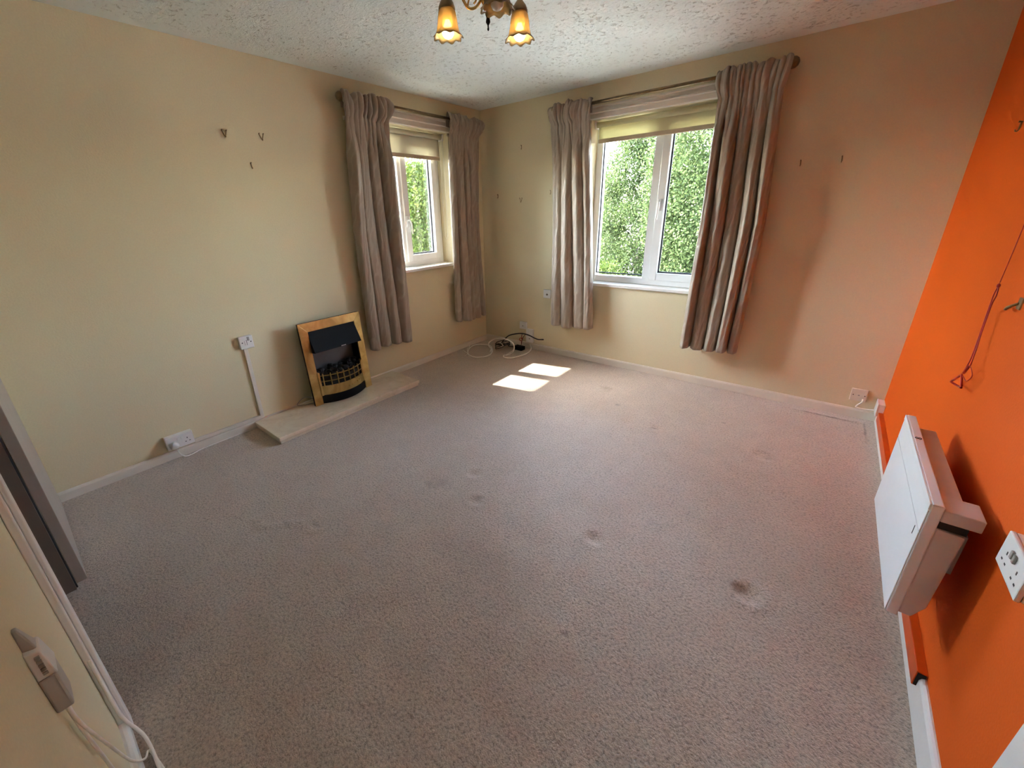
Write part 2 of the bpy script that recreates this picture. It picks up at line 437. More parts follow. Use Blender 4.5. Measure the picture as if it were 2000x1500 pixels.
box('floor_hall', (-0.3, 2.6, YN - 1.6, YN - 0.09, -0.05, -0.001), 'carpet', kind='structure')
box('ceiling', (-0.02, W + 0.02, YN - 0.02, 0.02, H, H + 0.2), 'ceiling', kind='structure')

def wall_with_hole(name, axis, depth0, depth1, a0, a1, h0, h1, z0, z1, mat, zt=H + 0.02):
    mb = MB()
    def bx(a, b, c, d):
        if axis == 'X': mb.box(depth0, depth1, a, b, c, d)
        else: mb.box(a, b, depth0, depth1, c, d)
    bx(a0, h0, -0.05, zt); bx(h1, a1, -0.05, zt); bx(h0, h1, z1, zt)
    if z0 > 0: bx(h0, h1, -0.05, z0)
    return mb.build(name, mat, kind='structure', fixn=False)
wall_with_hole('wall_left', 'X', -T, 0.0, YN - 0.12, 0.0, LW['y0'], LW['y1'], LW['z0'], LW['z1'], 'cream')
wall_with_hole('wall_back', 'Y', 0.0, T, -T, W + 0.15, BW['x0'], BW['x1'], BW['z0'], BW['z1'], 'cream')
DX0, DX1, DZ = 0.835, 1.60, 2.0                          # open doorway in the near wall
wall_with_hole('wall_near', 'Y', YN - 0.12, YN, 0.0, W, DX0, DX1, 0.0, DZ, 'cream')
RD0, RD1 = -3.42, -2.65                                   # closed door in the orange wall
wall_with_hole('wall_right', 'X', W, W + 0.15, YN - 0.12, 0.0, RD0, RD1, 0.0, DZ, 'orange')
# hall beyond the open doorway
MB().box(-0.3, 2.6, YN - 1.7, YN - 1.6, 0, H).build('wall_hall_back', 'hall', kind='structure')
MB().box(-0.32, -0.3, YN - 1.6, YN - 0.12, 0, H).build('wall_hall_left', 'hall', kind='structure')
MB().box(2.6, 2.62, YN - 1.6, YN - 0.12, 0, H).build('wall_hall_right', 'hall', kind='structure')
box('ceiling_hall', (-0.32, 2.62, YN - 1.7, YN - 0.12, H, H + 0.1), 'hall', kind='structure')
# outside: eaves above the left window
box('trim_4', (-0.83, -T, -4.2, 0.6, 2.235, 2.42), 'blackout', kind='structure')
MB().box(-9.0, -8.4, -16, 3.2, -3.0, 1.75).build('wall_light_block', 'light_block', kind='structure')  # unseen wall added to block low sky light at the left window
MB().box(-60, 60, -60, 60, -3.1, -3.0).build('ground', 'grass', kind='structure')

# skirting boards with a rounded top
def skirting(name, prof_h, pts, mat='white_paint', th=0.014):
    (ax, ay), (bx_, by) = pts[0], pts[1]
    mb = MB()
    if abs(ax - bx_) < 1e-6:
        sgn = 1 if ax < 1 else -1
        prof = [(ax, 0), (ax + sgn * th, 0), (ax + sgn * th, prof_h - 0.012), (ax + sgn * th * 0.7, prof_h - 0.003), (ax + sgn * th * 0.3, prof_h), (ax, prof_h)]
        mb.prism(prof, 'Y', ay, by)
    else:
        sgn = -1 if ay > -1 else 1
        prof = [(ay, 0), (ay + sgn * th, 0), (ay + sgn * th, prof_h - 0.012), (ay + sgn * th * 0.7, prof_h - 0.003), (ay + sgn * th * 0.3, prof_h), (ay, prof_h)]
        mb.prism(prof, 'X', ax, bx_)
    return mb.build(name, mat, kind='structure')
skirting('baseboard_left', 0.055, [(0, YN), (0, 0)])
skirting('baseboard_back', 0.065, [(0.014, 0), (W - 0.014, 0)])
skirting('baseboard_right', 0.10, [(W, -2.58), (W, 0)], 'white_gloss')
skirting('baseboard_near', 0.055, [(1.665, YN), (W, YN)], 'white_gloss', 0.02)

# ------------------------------------------------------------------ doors
tr = structure('trim_1', (DX0, YN, 0))                    # lining and architrave of the open doorway
MB().box(DX0, DX0 + 0.012, YN - 0.12, YN - 0.005, 0, DZ).box(DX1 - 0.012, DX1, YN - 0.12, YN, 0, DZ).box(DX0, DX1, YN - 0.12, YN, DZ - 0.012, DZ).build('door_lining', 'lining_wood', tr)
box('shadow_gap_strip', (DX0 - 0.006, DX0 + 0.001, YN - 0.010, YN + 0.0005, 0, DZ), 'gasket', tr)  # black strip stands for the shadow gap between leaf and lining
MB().box(DX1, DX1 + 0.062, YN, YN + 0.016, 0, DZ + 0.06).box(DX1 + 0.006, DX1 + 0.05, YN + 0.016, YN + 0.026, 0, DZ + 0.05).build('architrave', 'white_gloss', tr, bevel=0.003)
MB().box(DX0 + 0.012, DX0 + 0.024, YN - 0.08, YN - 0.045, 0, DZ - 0.012).build('door_stop', 'brown_door', tr)
d1 = structure('door_1', (0.06, YN + 0.0, 0))             # door leaf folded flat against the near wall
MB().box(0.065, 0.826, YN + 0.001, YN + 0.034, 0.012, 1.985).build('door_leaf', 'brown_door', d1, bevel=0.002)
for zz in (1.75,):
    MB().tube([(0.832, YN + 0.006, zz - 0.045), (0.832, YN + 0.006, zz + 0.045)], 0.006, 8).build('hinge', 'antique', d1)
MB().lathe((0.12, YN + 0.034, 1.0), [(0.026, 0), (0.026, 0.006), (0.011, 0.01), (0.011, 0.045), (0.02, 0.05)], 16, 'Y').build('door_handle', 'brass', d1, True)
tr2 = structure('trim_2', (W, RD1, 0))
MB().box(W - 0.018, W, RD1, RD1 + 0.065, 0, DZ + 0.065).box(W - 0.018, W, RD0 - 0.065, RD0, 0, DZ + 0.065).box(W - 0.018, W, RD0 - 0.065, RD1 + 0.065, DZ, DZ + 0.065).build('architrave', 'white_gloss', tr2, bevel=0.004)
d2 = structure('door_2', (W, RD0, 0))
MB().box(W + 0.02, W + 0.055, RD0, RD1, 0.005, DZ).build('door_leaf', 'white_gloss', d2)
MB().lathe((W + 0.02, RD0 + 0.06, 1.0), [(0.025, 0), (0.025, -0.006), (0.01, -0.01), (0.01, -0.04), (0.022, -0.045), (0.022, -0.06)], 16, 'X').build('door_handle', 'brass', d2, True)

# ------------------------------------------------------------------ windows
def frame_rect(mb, axis, d0, d1, a0, a1, z0, z1, t):
    def bx(a, b, c, d):
        if axis == 'X': mb.box(d0, d1, a, b, c, d)
        else: mb.box(a, b, d0, d1, c, d)
    bx(a0, a0 + t, z0, z1); bx(a1 - t, a1, z0, z1); bx(a0 + t, a1 - t, z0, z0 + t); bx(a0 + t, a1 - t, z1 - t, z1)
    return mb
def window(name, axis, s, a0, a1, z0, z1, depth, mull, sash, sillout):
    """s: sign of the outward direction; mull: (a,b) mullion; sash: (a,b) opening light"""
    w = structure(name, (0, (a0 + a1) / 2, z0) if axis == 'X' else ((a0 + a1) / 2, 0, z0))
    D = lambda q: s * q
    zf = z0 + 0.025
    mb = MB(); frame_rect(mb, axis, D(depth - 0.035), D(depth + 0.035), a0, a1, zf, z1, 0.055)
    mb.build('window_frame', 'upvc', w, bevel=0.004)
    mb = MB()
    if axis == 'X': mb.box(D(depth - 0.035), D(depth + 0.035), mull[0], mull[1], zf + 0.055, z1 - 0.055)
    else: mb.box(mull[0], mull[1], D(depth - 0.035), D(depth + 0.035), zf + 0.055, z1 - 0.055)
    mb.build('mullion', 'upvc', w, bevel=0.004)
    sz0, sz1 = zf + 0.045, z1 - 0.045
    sh = frame_rect(MB(), axis, D(depth - 0.052), D(depth + 0.02), sash[0], sash[1], sz0, sz1, 0.062).build('sash', 'upvc', w, bevel=0.005)
    frame_rect(MB(), axis, D(depth - 0.012), D(depth - 0.002), sash[0] + 0.058, sash[1] - 0.058, sz0 + 0.058, sz1 - 0.058, 0.015).build('gasket', 'gasket', sh)
    return w, zf
w1, zf = window('window_1', 'X', -1, LW['y0'], LW['y1'], LW['z0'], LW['z1'], 0.19, (-0.985, -0.925), (-0.955, -0.52), 0.03)
box('pane', (-0.194, -0.188, -0.90, -0.575, 1.02, 2.02), 'glass', w1)
fx = (LW['y0'] + 0.05, -0.98)
box('pane', (-0.194, -0.188, fx[0], fx[1], 0.985, 2.055), 'glass', w1)
frame_rect(MB(), 'X', -0.187, -0.179, fx[0], fx[1] + 0.003, 0.990, 2.055, 0.011).build('gasket', 'gasket', w1)
ya, yb = LW['y0'], LW['y1']
MB().prism([(-0.155, ya), (0.0005, ya), (0.0005, ya - 0.03), (0.024, ya - 0.03), (0.024, yb + 0.03), (0.0005, yb + 0.03), (0.0005, yb), (-0.155, yb)], 'Z', 0.9155, 0.940).build('window_sill', 'white_gloss', w1, bevel=0.004)
MB().box(-0.40, -0.2, LW['y0'], LW['y1'], 0.88, 0.935).build('outer_sill', 'upvc', w1)
hd = MB(); hd.box(-0.138, -0.128, -0.945, -0.918, 1.30, 1.40).tube(smooth_path([(-0.128, -0.93, 1.36), (-0.105, -0.925, 1.36), (-0.098, -0.915, 1.32), (-0.098, -0.91, 1.24)]), 0.008, 8)
hd.build('window_handle', 'upvc', w1, True)

w2, zf2 = window('window_2', 'Y', 1, BW['x0'], BW['x1'], BW['z0'], BW['z1'], 0.15, (1.712, 1.795), (1.775, 2.325), 0.03)
box('pane', (1.265, 1.715, 0.148, 0.154, 0.835, 2.05), 'glass', w2)
box('pane', (1.83, 2.27, 0.148, 0.154, 0.885, 2.0), 'glass', w2)
frame_rect(MB(), 'Y', 0.139, 0.147, 1.268, 1.713, 0.842, 2.045, 0.010).build('gasket', 'gasket', w2)
xa, xb = BW['x0'], BW['x1']
MB().prism([(xa, 0.115), (xa, -0.0005), (xa - 0.03, -0.0005), (xa - 0.03, -0.024), (xb + 0.03, -0.024), (xb + 0.03, -0.0005), (xb, -0.0005), (xb, 0.115)], 'Z', 0.7455, 0.770).build('window_sill', 'white_gloss', w2, bevel=0.004)
MB().box(BW['x0'], BW['x1'], 0.16, 0.40, 0.73, 0.785).build('outer_sill', 'upvc', w2)
hd = MB(); hd.box(1.793, 1.815, 0.088, 0.098, 1.38, 1.47).tube(smooth_path([(1.804, 0.088, 1.44), (1.804, 0.062, 1.44), (1.806, 0.054, 1.40), (1.800, 0.054, 1.31)]), 0.008, 8)
hd.build('window_handle', 'upvc', w2, True)

# white profiled curtain boards above the windows
for nm, ax, a0, a1, z0 in (('trim_3', 'Y', -1.50, -0.42, 2.105), ('trim_5', 'X', 1.15, 2.43, 2.095)):
    s = 1 if nm == 'trim_3' else -1
    pr = [(0, z0), (s * .010, z0), (s * .016, z0 + .008), (s * .016, z0 + .040), (s * .030, z0 + .046), (s * .030, z0 + .052), (s * .016, z0 + .056),
          (s * .016, z0 + .080), (s * .026, z0 + .086), (s * .026, z0 + .095), (0, z0 + .095)]
    MB().prism(pr, ax, a0, a1).build(nm, 'white_paint', kind='structure')

# ------------------------------------------------------------------ roller blinds
def blind(name, label, axis, s, a0, a1, depth, ztop, zbot, mat, chain_a):
    loc = (s * depth, (a0 + a1) / 2, zbot) if axis == 'X' else ((a0 + a1) / 2, s * depth, zbot)
    t = thing(name, label, 'blind', loc)
    P = (lambda a, d, z: (s * d, a, z)) if axis == 'X' else (lambda a, d, z: (a, s * d, z))
    MB().tube([P(a0 + 0.012, depth, ztop - 0.025), P(a1 - 0.012, depth, ztop - 0.025)], 0.021, 20).build('roller', mat, t, True)
    for a in (a0, a1 - 0.01):
        q = MB()
        if axis == 'X': q.box(s * (depth - 0.028), s * (depth + 0.03), a, a + 0.01, ztop - 0.055, ztop)
        else: q.box(a, a + 0.01, s * (depth - 0.028), s * (depth + 0.03), ztop - 0.055, ztop)
        q.build('bracket', 'plastic', t, bevel=0.002)
    rows = [[P(a0 + 0.02 + (a1 - a0 - 0.04) * i / 24, depth + 0.019 + 0.003 * math.sin(3 * i) * (k / 10), ztop - 0.03 + (zbot - ztop + 0.03) * k / 10) for i in range(25)] for k in range(11)]
    MB().grid(rows).build('fabric', mat, t, True, solid=0.001)
    if axis == 'X': MB().box(s * (depth + 0.013), s * (depth + 0.027), a0 + 0.02, a1 - 0.02, zbot - 0.004, zbot + 0.028).build('bottom_bar', 'blind_bar', t, bevel=0.004)
    else: MB().box(a0 + 0.02, a1 - 0.02, s * (depth + 0.013), s * (depth + 0.027), zbot - 0.004, zbot + 0.028).build('bottom_bar', 'blind_bar', t, bevel=0.004)
    c = []
    for i in range(41):
        th = 2 * math.pi * i / 40
        c.append(P(chain_a + 0.0, depth + 0.022 * math.cos(th), (ztop - 0.36 - 0.33 * 1) + 0.66 * (0.5 * math.sin(th) + (0.15 * math.sin(th)))))
    MB().tube([P(chain_a, depth - 0.020, ztop - 0.03), P(chain_a, depth - 0.022, 1.5), P(chain_a, depth - 0.018, 1.20), P(chain_a, depth, 1.165), P(chain_a, depth + 0.018, 1.20), P(chain_a, depth + 0.022, 1.5), P(chain_a, depth + 0.020, ztop - 0.03)], 0.0022, 6).build('chain', 'old_plastic', t)
    return t
blind('roller_blind', 'cream roller blind half rolled up in the narrow left window', 'X', -1, LW['y0'] + 0.01, LW['y1'] - 0.012, 0.075, 2.10, 1.885, 'blind', LW['y1'] - 0.018)
blind('roller_blind', 'cream roller blind tinted as if backlit, rolled up in the wide window', 'Y', 1, BW['x0'] + 0.01, BW['x1'] - 0.012, 0.055, 2.088, 1.93, 'blind2', BW['x1'] - 0.018)

# ------------------------------------------------------------------ curtain poles
def pole(name, label, axis, s, a0, a1, z, d=0.09):
    P = (lambda a, dd, zz: (s * dd, a, zz)) if axis == 'X' else (lambda a, dd, zz: (a, s * dd, zz))
    t = thing(name, label, 'curtain pole', P((a0 + a1) / 2, d, z))
    ax = 'Y' if axis == 'X' else 'X'
    MB().tube([P(a0, d, z), P(a1, d, z)], 0.0125, 16).build('pole', 'antique', t, True)
    for e, q in ((a0, -1), (a1, 1)):
        pr = [(0.0125, 0), (0.016, 0.004), (0.016, 0.012), (0.011, 0.016), (0.017, 0.024), (0.030, 0.040), (0.0335, 0.056), (0.031, 0.072), (0.020, 0.086), (0.004, 0.092)]
        MB().lathe(P(e, d, z), [(r, q * h) for r, h in pr], 24, ax).build('finial', 'antique', t, True)
    for e in (a0 + 0.10, a1 - 0.10):
        b = MB()
        if axis == 'X':
            b.box(0, s * 0.006, e - 0.016, e + 0.016, z - 0.045, z + 0.02).box(0, s * (d - 0.01), e - 0.006, e + 0.006, z - 0.022, z - 0.012)
        else:
            b.box(e - 0.016, e + 0.016, 0, s * 0.006, z - 0.045, z + 0.02).box(e - 0.006, e + 0.006, 0, s * (d - 0.01), z - 0.022, z - 0.012)
        ring = [P(e, d + 0.0155 * math.cos(k * math.pi / 8), z + 0.0155 * math.sin(k * math.pi / 8)) for k in range(16)]
        b.tube(ring, 0.004, 6, close=True)
        b.build('bracket', 'antique', t, bevel=0.001)
    return t
pole('curtain_pole', 'bronze curtain pole with ball finial above the narrow left window', 'X', 1, -1.57, -0.22, 2.20)
pole('curtain_pole', 'long bronze curtain pole with ball finials above the wide window', 'Y', -1, 0.955, 2.495, 2.20)

# ------------------------------------------------------------------ curtains
def curtain(label, axis, s, top, mid, bot, zb, n, seed, amp=0.030, d=0.092):
    rnd = random.Random(seed)
    P = (lambda a, dd, zz: (s * dd, a, zz)) if axis == 'X' else (lambda a, dd, zz: (a, s * dd, zz))
    t = thing('curtain', label, 'curtain', P((bot[0] + bot[1]) / 2, d, zb), 'taupe satin curtains at the two windows')
    NU = 40 * n
    wdt = np.array([rnd.uniform(0.7, 1.35) for _ in range(n)]); wdt /= wdt.sum(); cum = np.concatenate([[0], np.cumsum(wdt)])
    amps = [rnd.uniform(0.72, 1.2) for _ in range(n)]
    ph1, ph2, ph3 = [rnd.uniform(0, 6.28) for _ in range(3)]
    def fold(u):        # index of the fold, position within it, its width
        u = min(max(u, 0.0), 1.0); i = min(int(np.searchsorted(cum, u, side='right')) - 1, n - 1)
        return i, (u - cum[i]) / wdt[i], wdt[i]
    def lerp3(v):       # extent along the wall from header tape to hem
        if v < 0.45:
            q = v / 0.45; return (top[0] + (mid[0] - top[0]) * q, top[1] + (mid[1] - top[1]) * q)
        q = (v - 0.45) / 0.55; return (mid[0] + (bot[0] - mid[0]) * q, mid[1] + (bot[1] - mid[1]) * q)
    zt = 2.20; ztape = zt - 0.125
    pl = 2 * n + 2; pw = [rnd.uniform(-0.38, 0.38) for _ in range(pl + 2)]; pa = [rnd.uniform(0.4, 1.5) for _ in range(pl + 2)]
    def pencil(u, tw=0.0):      # small gathered pleats of the heading
        k = u * pl; i = int(min(k, pl - 1e-6)); fr = k - i
        q = (k + pw[i] * (1 - fr) + pw[i + 1] * fr + tw * math.sin(7.3 * u + ph2)) * math.pi
        return (abs(math.sin(q)) ** 0.8) * (pa[i] * (1 - fr) + pa[i + 1] * fr), math.cos(q) * (1 if math.sin(q) > 0 else -1)
    rows = []; uvs = []
    heads = [(-0.034, zt - 0.06, 0.2, 0), (-0.034, zt - 0.015, 0.3, 0), (-0.026, zt + 0.018, 0.5, .3), (-0.010, zt + 0.034, 0.7, .8), (0.008, zt + 0.037, 0.9, 1.0), (0.022, zt + 0.028, 1.0, .9),
             (0.030, zt + 0.008, 1.1, .6), (0.033, zt - 0.020, 1.25, .3), (0.034, zt - 0.050, 1.25, .1), (0.028, zt - 0.082, 1.0, 0), (0.010, zt - 0.108, 0.6, 0)]
    for hi, (dd, z, am, up) in enumerate(heads):
        row = []
        for j in range(NU + 1):
            u = j / NU; q, c = pencil(u, 0.30 * math.sin(0.55 * hi + ph3))
            flare = 0.024 * math.sin(math.pi * min(1, max(0, (hi - 2) / 8.5)))
            a = top[0] + (top[1] - top[0]) * u + (u - 0.5) * 2 * flare - 0.004 * c * am
            rag = up * (0.016 * (q - 0.6) + 0.007 * math.sin(23 * u + ph3))
            row.append(P(a, d + dd + 0.032 * am * (q - 0.45) + 0.006 * math.sin(31 * u + 1.1 * hi) * (hi > 2), z + rag - 0.010 * math.sin(9 * u + ph1) * (hi > 6)))
        rows.append(row); uvs.append(z)
    NV = 70
    for i_ in range(NV + 1):
        v = i_ / NV; z = ztape + (zb - ztape) * v
        e0, e1 = lerp3(v); wd2 = e1 - e0
        g = min(1, v / 0.16); g = g * g * (3 - 2 * g)
        row = []
        for j in range(NU + 1):
            u = j / NU
            us = u + 0.022 * math.sin(2.4 * v + ph2) * math.sin(math.pi * u) + 0.010 * math.sin(6 * v + ph3 + 4 * u) * math.sin(math.pi * u)
            k, fr, wf = fold(us); q, c = pencil(u)
            p = 2 * math.pi * fr
            ridge = abs(math.sin(p / 2)) ** 0.85 + 0.045 * math.sin(3 * p + 5 * v + k)
            A = amp * amps[k] * (0.85 + 0.25 * math.sin(3.0 * v + 1.7 * k + ph1))
            body = -0.028 + 2.1 * A * ridge
            head = 0.002 + 0.018 * (q - 0.45)
            a = e0 + wd2 * u - 0.10 * wf * wd2 * math.sin(p) * g - 0.004 * c * (1 - g)
            hem = (0.010 * math.sin(1.3 * k + ph3) - 0.012 * (ridge - 0.5)) * v ** 8
            wr = 0.0022 * math.sin(40 * v + 11 * u + 3 * math.sin(13 * u)) * g
            row.append(P(a, max(0.028, d + body * g + head * (1 - g) + wr), z + hem))
        rows.append(row); uvs.append(z)
    mb = MB().grid(rows)
    o = mb.build('drape', 'fabric', t, True, solid=0.0022, fixn=False)
    me = o.data; uvl = me.uv_layers.new(name='UVMap'); nu = NU + 1
    wd_ = 1.15
    vi = np.zeros(len(me.loops), dtype=np.int32); me.loops.foreach_get('vertex_index', vi)
    uu = (vi % nu) / NU * wd_; vz = np.array(uvs)[vi // nu]
    uvl.data.foreach_set('uv', np.stack([uu + seed * 0.37, vz], -1).astype(np.float32).ravel())
    # gathering tape stitched behind the heading
    tape = [[P(top[0] + (top[1] - top[0]) * j / 40, d - 0.030 + 0.004 * math.sin(j * 1.3), ztape + dz) for j in range(41)] for dz in (-0.012, 0.012)]
    MB().grid(tape).build('heading_tape', 'lining', t, True, solid=0.001)
    return t
curtain('taupe satin curtain nearest the fireplace, left of the narrow window', 'X', 1, (-1.61, -1.235), (-1.655, -1.225), (-1.645, -1.205), 0.325, 4, 3, 0.040)
curtain('taupe satin curtain in the room corner, right of the narrow window', 'X', 1, (-0.555, -0.145), (-0.555, -0.17), (-0.57, -0.115), 0.335, 5, 8, 0.032)
curtain('taupe satin curtain left of the wide window, beside the aerial socket', 'Y', -1, (0.875, 1.235), (0.905, 1.30), (0.925, 1.37), 0.345, 4, 12, 0.036)
curtain('wide taupe satin curtain right of the wide window', 'Y', -1, (2.165, 2.53), (2.175, 2.575), (2.155, 2.56), 0.34, 5, 21, 0.042)

# ------------------------------------------------------------------ hearth and electric fire
hearth = thing('hearth', 'low cream marble hearth slab on the carpet under the electric fire', 'hearth', (0.21, -2.03, 0))
MB().box(0.0145, 0.40, -2.648, -1.415, 0.022, 0.05).build('slab', 'marble', hearth, bevel=0.004)
MB().box(0.0145, 0.392, -2.640, -1.423, 0.0, 0.022).build('base', 'marble', hearth, bevel=0.002)

fire = thing('electric_fire', 'brass framed electric fire with black hood and coals standing on hearth', 'electric fire', (0.155, -1.993, 0.051))
FH, FWD = 0.64, 0.515
FY0, FY1 = -2.2505, -1.7355
tl_ = math.tan(math.radians(4.2))                       # the fire leans back a little against the wall
ux = Matrix(((1, 0, -tl_, tl_ * 0.051), (0, 1, 0, 0), (0, 0, 1, 0), (0, 0, 0, 1)))
B0 = 0.051
ring = MB()
# frame: outer rectangle, bevelled inward, open at the bottom
xo, xi = 0.155, 0.138
o_ = [(FY0, B0), (FY0, B0 + FH), (FY1, B0 + FH), (FY1, B0)]
i_ = [(FY0 + 0.062, B0), (FY0 + 0.062, B0 + FH - 0.066), (FY1 - 0.062, B0 + FH - 0.066), (FY1 - 0.062, B0)]
for k, nm in ((0, 'side'), (1, 'top'), (2, 'side')):
    a, b, c, d_ = o_[k], o_[k + 1], i_[k + 1], i_[k]
    f1 = lambda p, x: (x, p[0], p[1])
    mb = MB().add([f1(a, xo), f1(b, xo), f1(c, xo + 0.006), f1(d_, xo + 0.006), f1(a, xo - 0.006), f1(b, xo - 0.006), f1(c, xo - 0.006), f1(d_, xo - 0.006)],
                  [(0, 1, 2, 3), (7, 6, 5, 4), (0, 4, 5, 1), (1, 5, 6, 2), (2, 6, 7, 3), (3, 7, 4, 0)])
    mb.build('frame_' + nm, 'brass', fire, bevel=0.0015, xf=ux)
MB().box(0.128, 0.149, FY0 + 0.002, FY0 + 0.03, B0, B0 + FH - 0.002).box(0.128, 0.149, FY1 - 0.03, FY1 - 0.002, B0, B0 + FH - 0.002).box(0.128, 0.149, FY0 + 0.03, FY1 - 0.03, B0 + FH - 0.03, B0 + FH - 0.002).build('rear_frame', 'black_metal', fire, xf=ux)
yi0, yi1 = FY0 + 0.062, FY1 - 0.062
# inner box
MB().box(0.06, 0.15, yi0 - 0.006, yi0 + 0.003, B0 + 0.01, B0 + FH - 0.05).box(0.06, 0.15, yi1 - 0.003, yi1 + 0.006, B0 + 0.01, B0 + FH - 0.05).box(0.06, 0.15, yi0, yi1, B0 + FH - 0.066, B0 + FH - 0.056).box(0.06, 0.15, yi0, yi1, B0 + 0.006, B0 + 0.012).build('firebox', 'black_metal', fire, xf=ux)
MB().box(0.055, 0.062, yi0, yi1, B0 + 0.006, B0 + FH - 0.06).build('fireback', 'fire_back', fire, xf=ux)
zt_ = B0 + FH - 0.068
hood = MB().add([(0.150, yi0, zt_), (0.150, yi1, zt_), (0.208, yi1 + 0.004, zt_ - 0.138), (0.208, yi0 - 0.004, zt_ - 0.138), (0.212, yi1 + 0.004, zt_ - 0.152), (0.212, yi0 - 0.004, zt_ - 0.152),
                 (0.140, yi0, zt_), (0.140, yi1, zt_), (0.140, yi1, zt_ - 0.165), (0.140, yi0, zt_ - 0.165)],
                [(0, 3, 2, 1), (3, 5, 4, 2), (0, 6, 9, 5, 3), (1, 2, 4, 8, 7), (0, 1, 7, 6), (5, 9, 8, 4)])
hood.build('hood', 'black_metal', fire, xf=ux, bevel=0.001)
MB().box(0.2125, 0.2135, -1.975, -1.935, zt_ - 0.149, zt_ - 0.145).build('badge', 'plastic', fire, xf=ux)
# bowed fret
def bow(y): q = (y - (yi0 + yi1) / 2) / ((yi1 - yi0) / 2); return 0.158 + 0.072 * (1 - q * q)
ys = [yi0 + (yi1 - yi0) * k / 24 for k in range(25)]
def bowed(z0, z1, th, off=0.0, e0=0.0, e1=0.0):
    mb = MB(); vs_ = []; fs = []
    yy = [yi0 + e0 + (yi1 - yi0 - e0 - e1) * k / 24 for k in range(25)]
    for y in yy:
        x = bow(y) + off
        vs_ += [(x, y, z0), (x, y, z1), (x - th, y, z1), (x - th, y, z0)]
    for k in range(24):
        for c in range(4): fs.append((k * 4 + c, (k + 1) * 4 + c, (k + 1) * 4 + (c + 1) % 4, k * 4 + (c + 1) % 4))
    fs += [(0, 1, 2, 3), (99, 98, 97, 96)]
    return mb.add(vs_, fs)
bowed(B0 + 0.003, B0 + 0.074, 0.006, -0.006).build('ash_pan_cover', 'black_metal', fire, xf=ux)
bowed(B0 + 0.072, B0 + 0.145, 0.006).build('front_panel', 'brass', fire, xf=ux)
for z in (0.178, 0.224):
    bowed(B0 + z, B0 + z + 0.006, 0.005, 0.001, 0.012, 0.008).build('rail', 'brass', fire, xf=ux)
for k in range(8):
    y = yi0 + 0.03 + (yi1 - yi0 - 0.05) * k / 7
    MB().hexa([(bow(y) - 0.006, y - 0.003, B0 + 0.143), (bow(y) + 0.004, y - 0.003, B0 + 0.143), (bow(y) + 0.004, y + 0.003, B0 + 0.143), (bow(y) - 0.006, y + 0.003, B0 + 0.143)],
              [(bow(y) - 0.006, y - 0.003, B0 + 0.242), (bow(y) + 0.006, y - 0.003, B0 + 0.246), (bow(y) + 0.006, y + 0.003, B0 + 0.246), (bow(y) - 0.006, y + 0.003, B0 + 0.242)]).build('bar', 'brass', fire, xf=ux)
for y0_, y1_ in ((yi0 - 0.004, yi0 + 0.014), (yi1 - 0.014, yi1 + 0.004)):
    MB().box(0.145, 0.172, y0_, y1_, B0 + 0.07, B0 + 0.255).build('end_post', 'brass', fire, xf=ux, bevel=0.002)
for k in range(5):
    y = -1.985 + 0.028 * k
    MB().box(bow(y) - 0.001, bow(y) + 0.003, y - 0.004, y + 0.004, B0 + 0.098 + 0.003 * k, B0 + 0.107 + 0.003 * k).build('control_switch', 'gold', fire, xf=ux)
rnd = random.Random(5)
MB().box(0.066, 0.15, yi0 + 0.004, yi1 - 0.004, B0 + 0.012, B0 + 0.19).build('coal_bed', 'coal', fire, xf=ux)
for k in range(46):
    y = yi0 + 0.02 + (yi1 - yi0 - 0.04) * rnd.random(); x = 0.078 + (bow(y) - 0.03 - 0.078) * rnd.random()
    z = B0 + 0.205 + 0.055 * (1 - (x - 0.075) / 0.14) + rnd.uniform(-0.012, 0.012)
    r = rnd.uniform(0.016, 0.027)
    vs_ = []; phi = (1 + 5 ** 0.5) / 2
    ico = [(-1, phi, 0), (1, phi, 0), (-1, -phi, 0), (1, -phi, 0), (0, -1, phi), (0, 1, phi), (0, -1, -phi), (0, 1, -phi), (phi, 0, -1), (phi, 0, 1), (-phi, 0, -1), (-phi, 0, 1)]
    for q in ico:
        w_ = rnd.uniform(0.75, 1.2) * r / 1.9
        vs_.append((x + q[0] * w_, y + q[1] * w_, z + q[2] * w_ * 0.8))
    MB().add(vs_, [(0, 11, 5), (0, 5, 1), (0, 1, 7), (0, 7, 10), (0, 10, 11), (1, 5, 9), (5, 11, 4), (11, 10, 2), (10, 7, 6), (7, 1, 8), (3, 9, 4), (3, 4, 2), (3, 2, 6), (3, 6, 8), (3, 8, 9), (4, 9, 5), (2, 4, 11), (6, 2, 10), (8, 6, 7), (9, 8, 1)]).build('coal', 'coal', fire, xf=ux)
MB().tube(smooth_path([(0.11, -2.235, 0.10), (0.07, -2.26, 0.115), (0.03, -2.285, 0.10), (0.022, -2.315, 0.08), (0.03, -2.335, 0.062), (0.05, -2.30, 0.055), (0.07, -2.25, 0.055), (0.09, -2.225, 0.056)]), 0.0035, 8).build('flex', 'grey_plastic', fire, True)

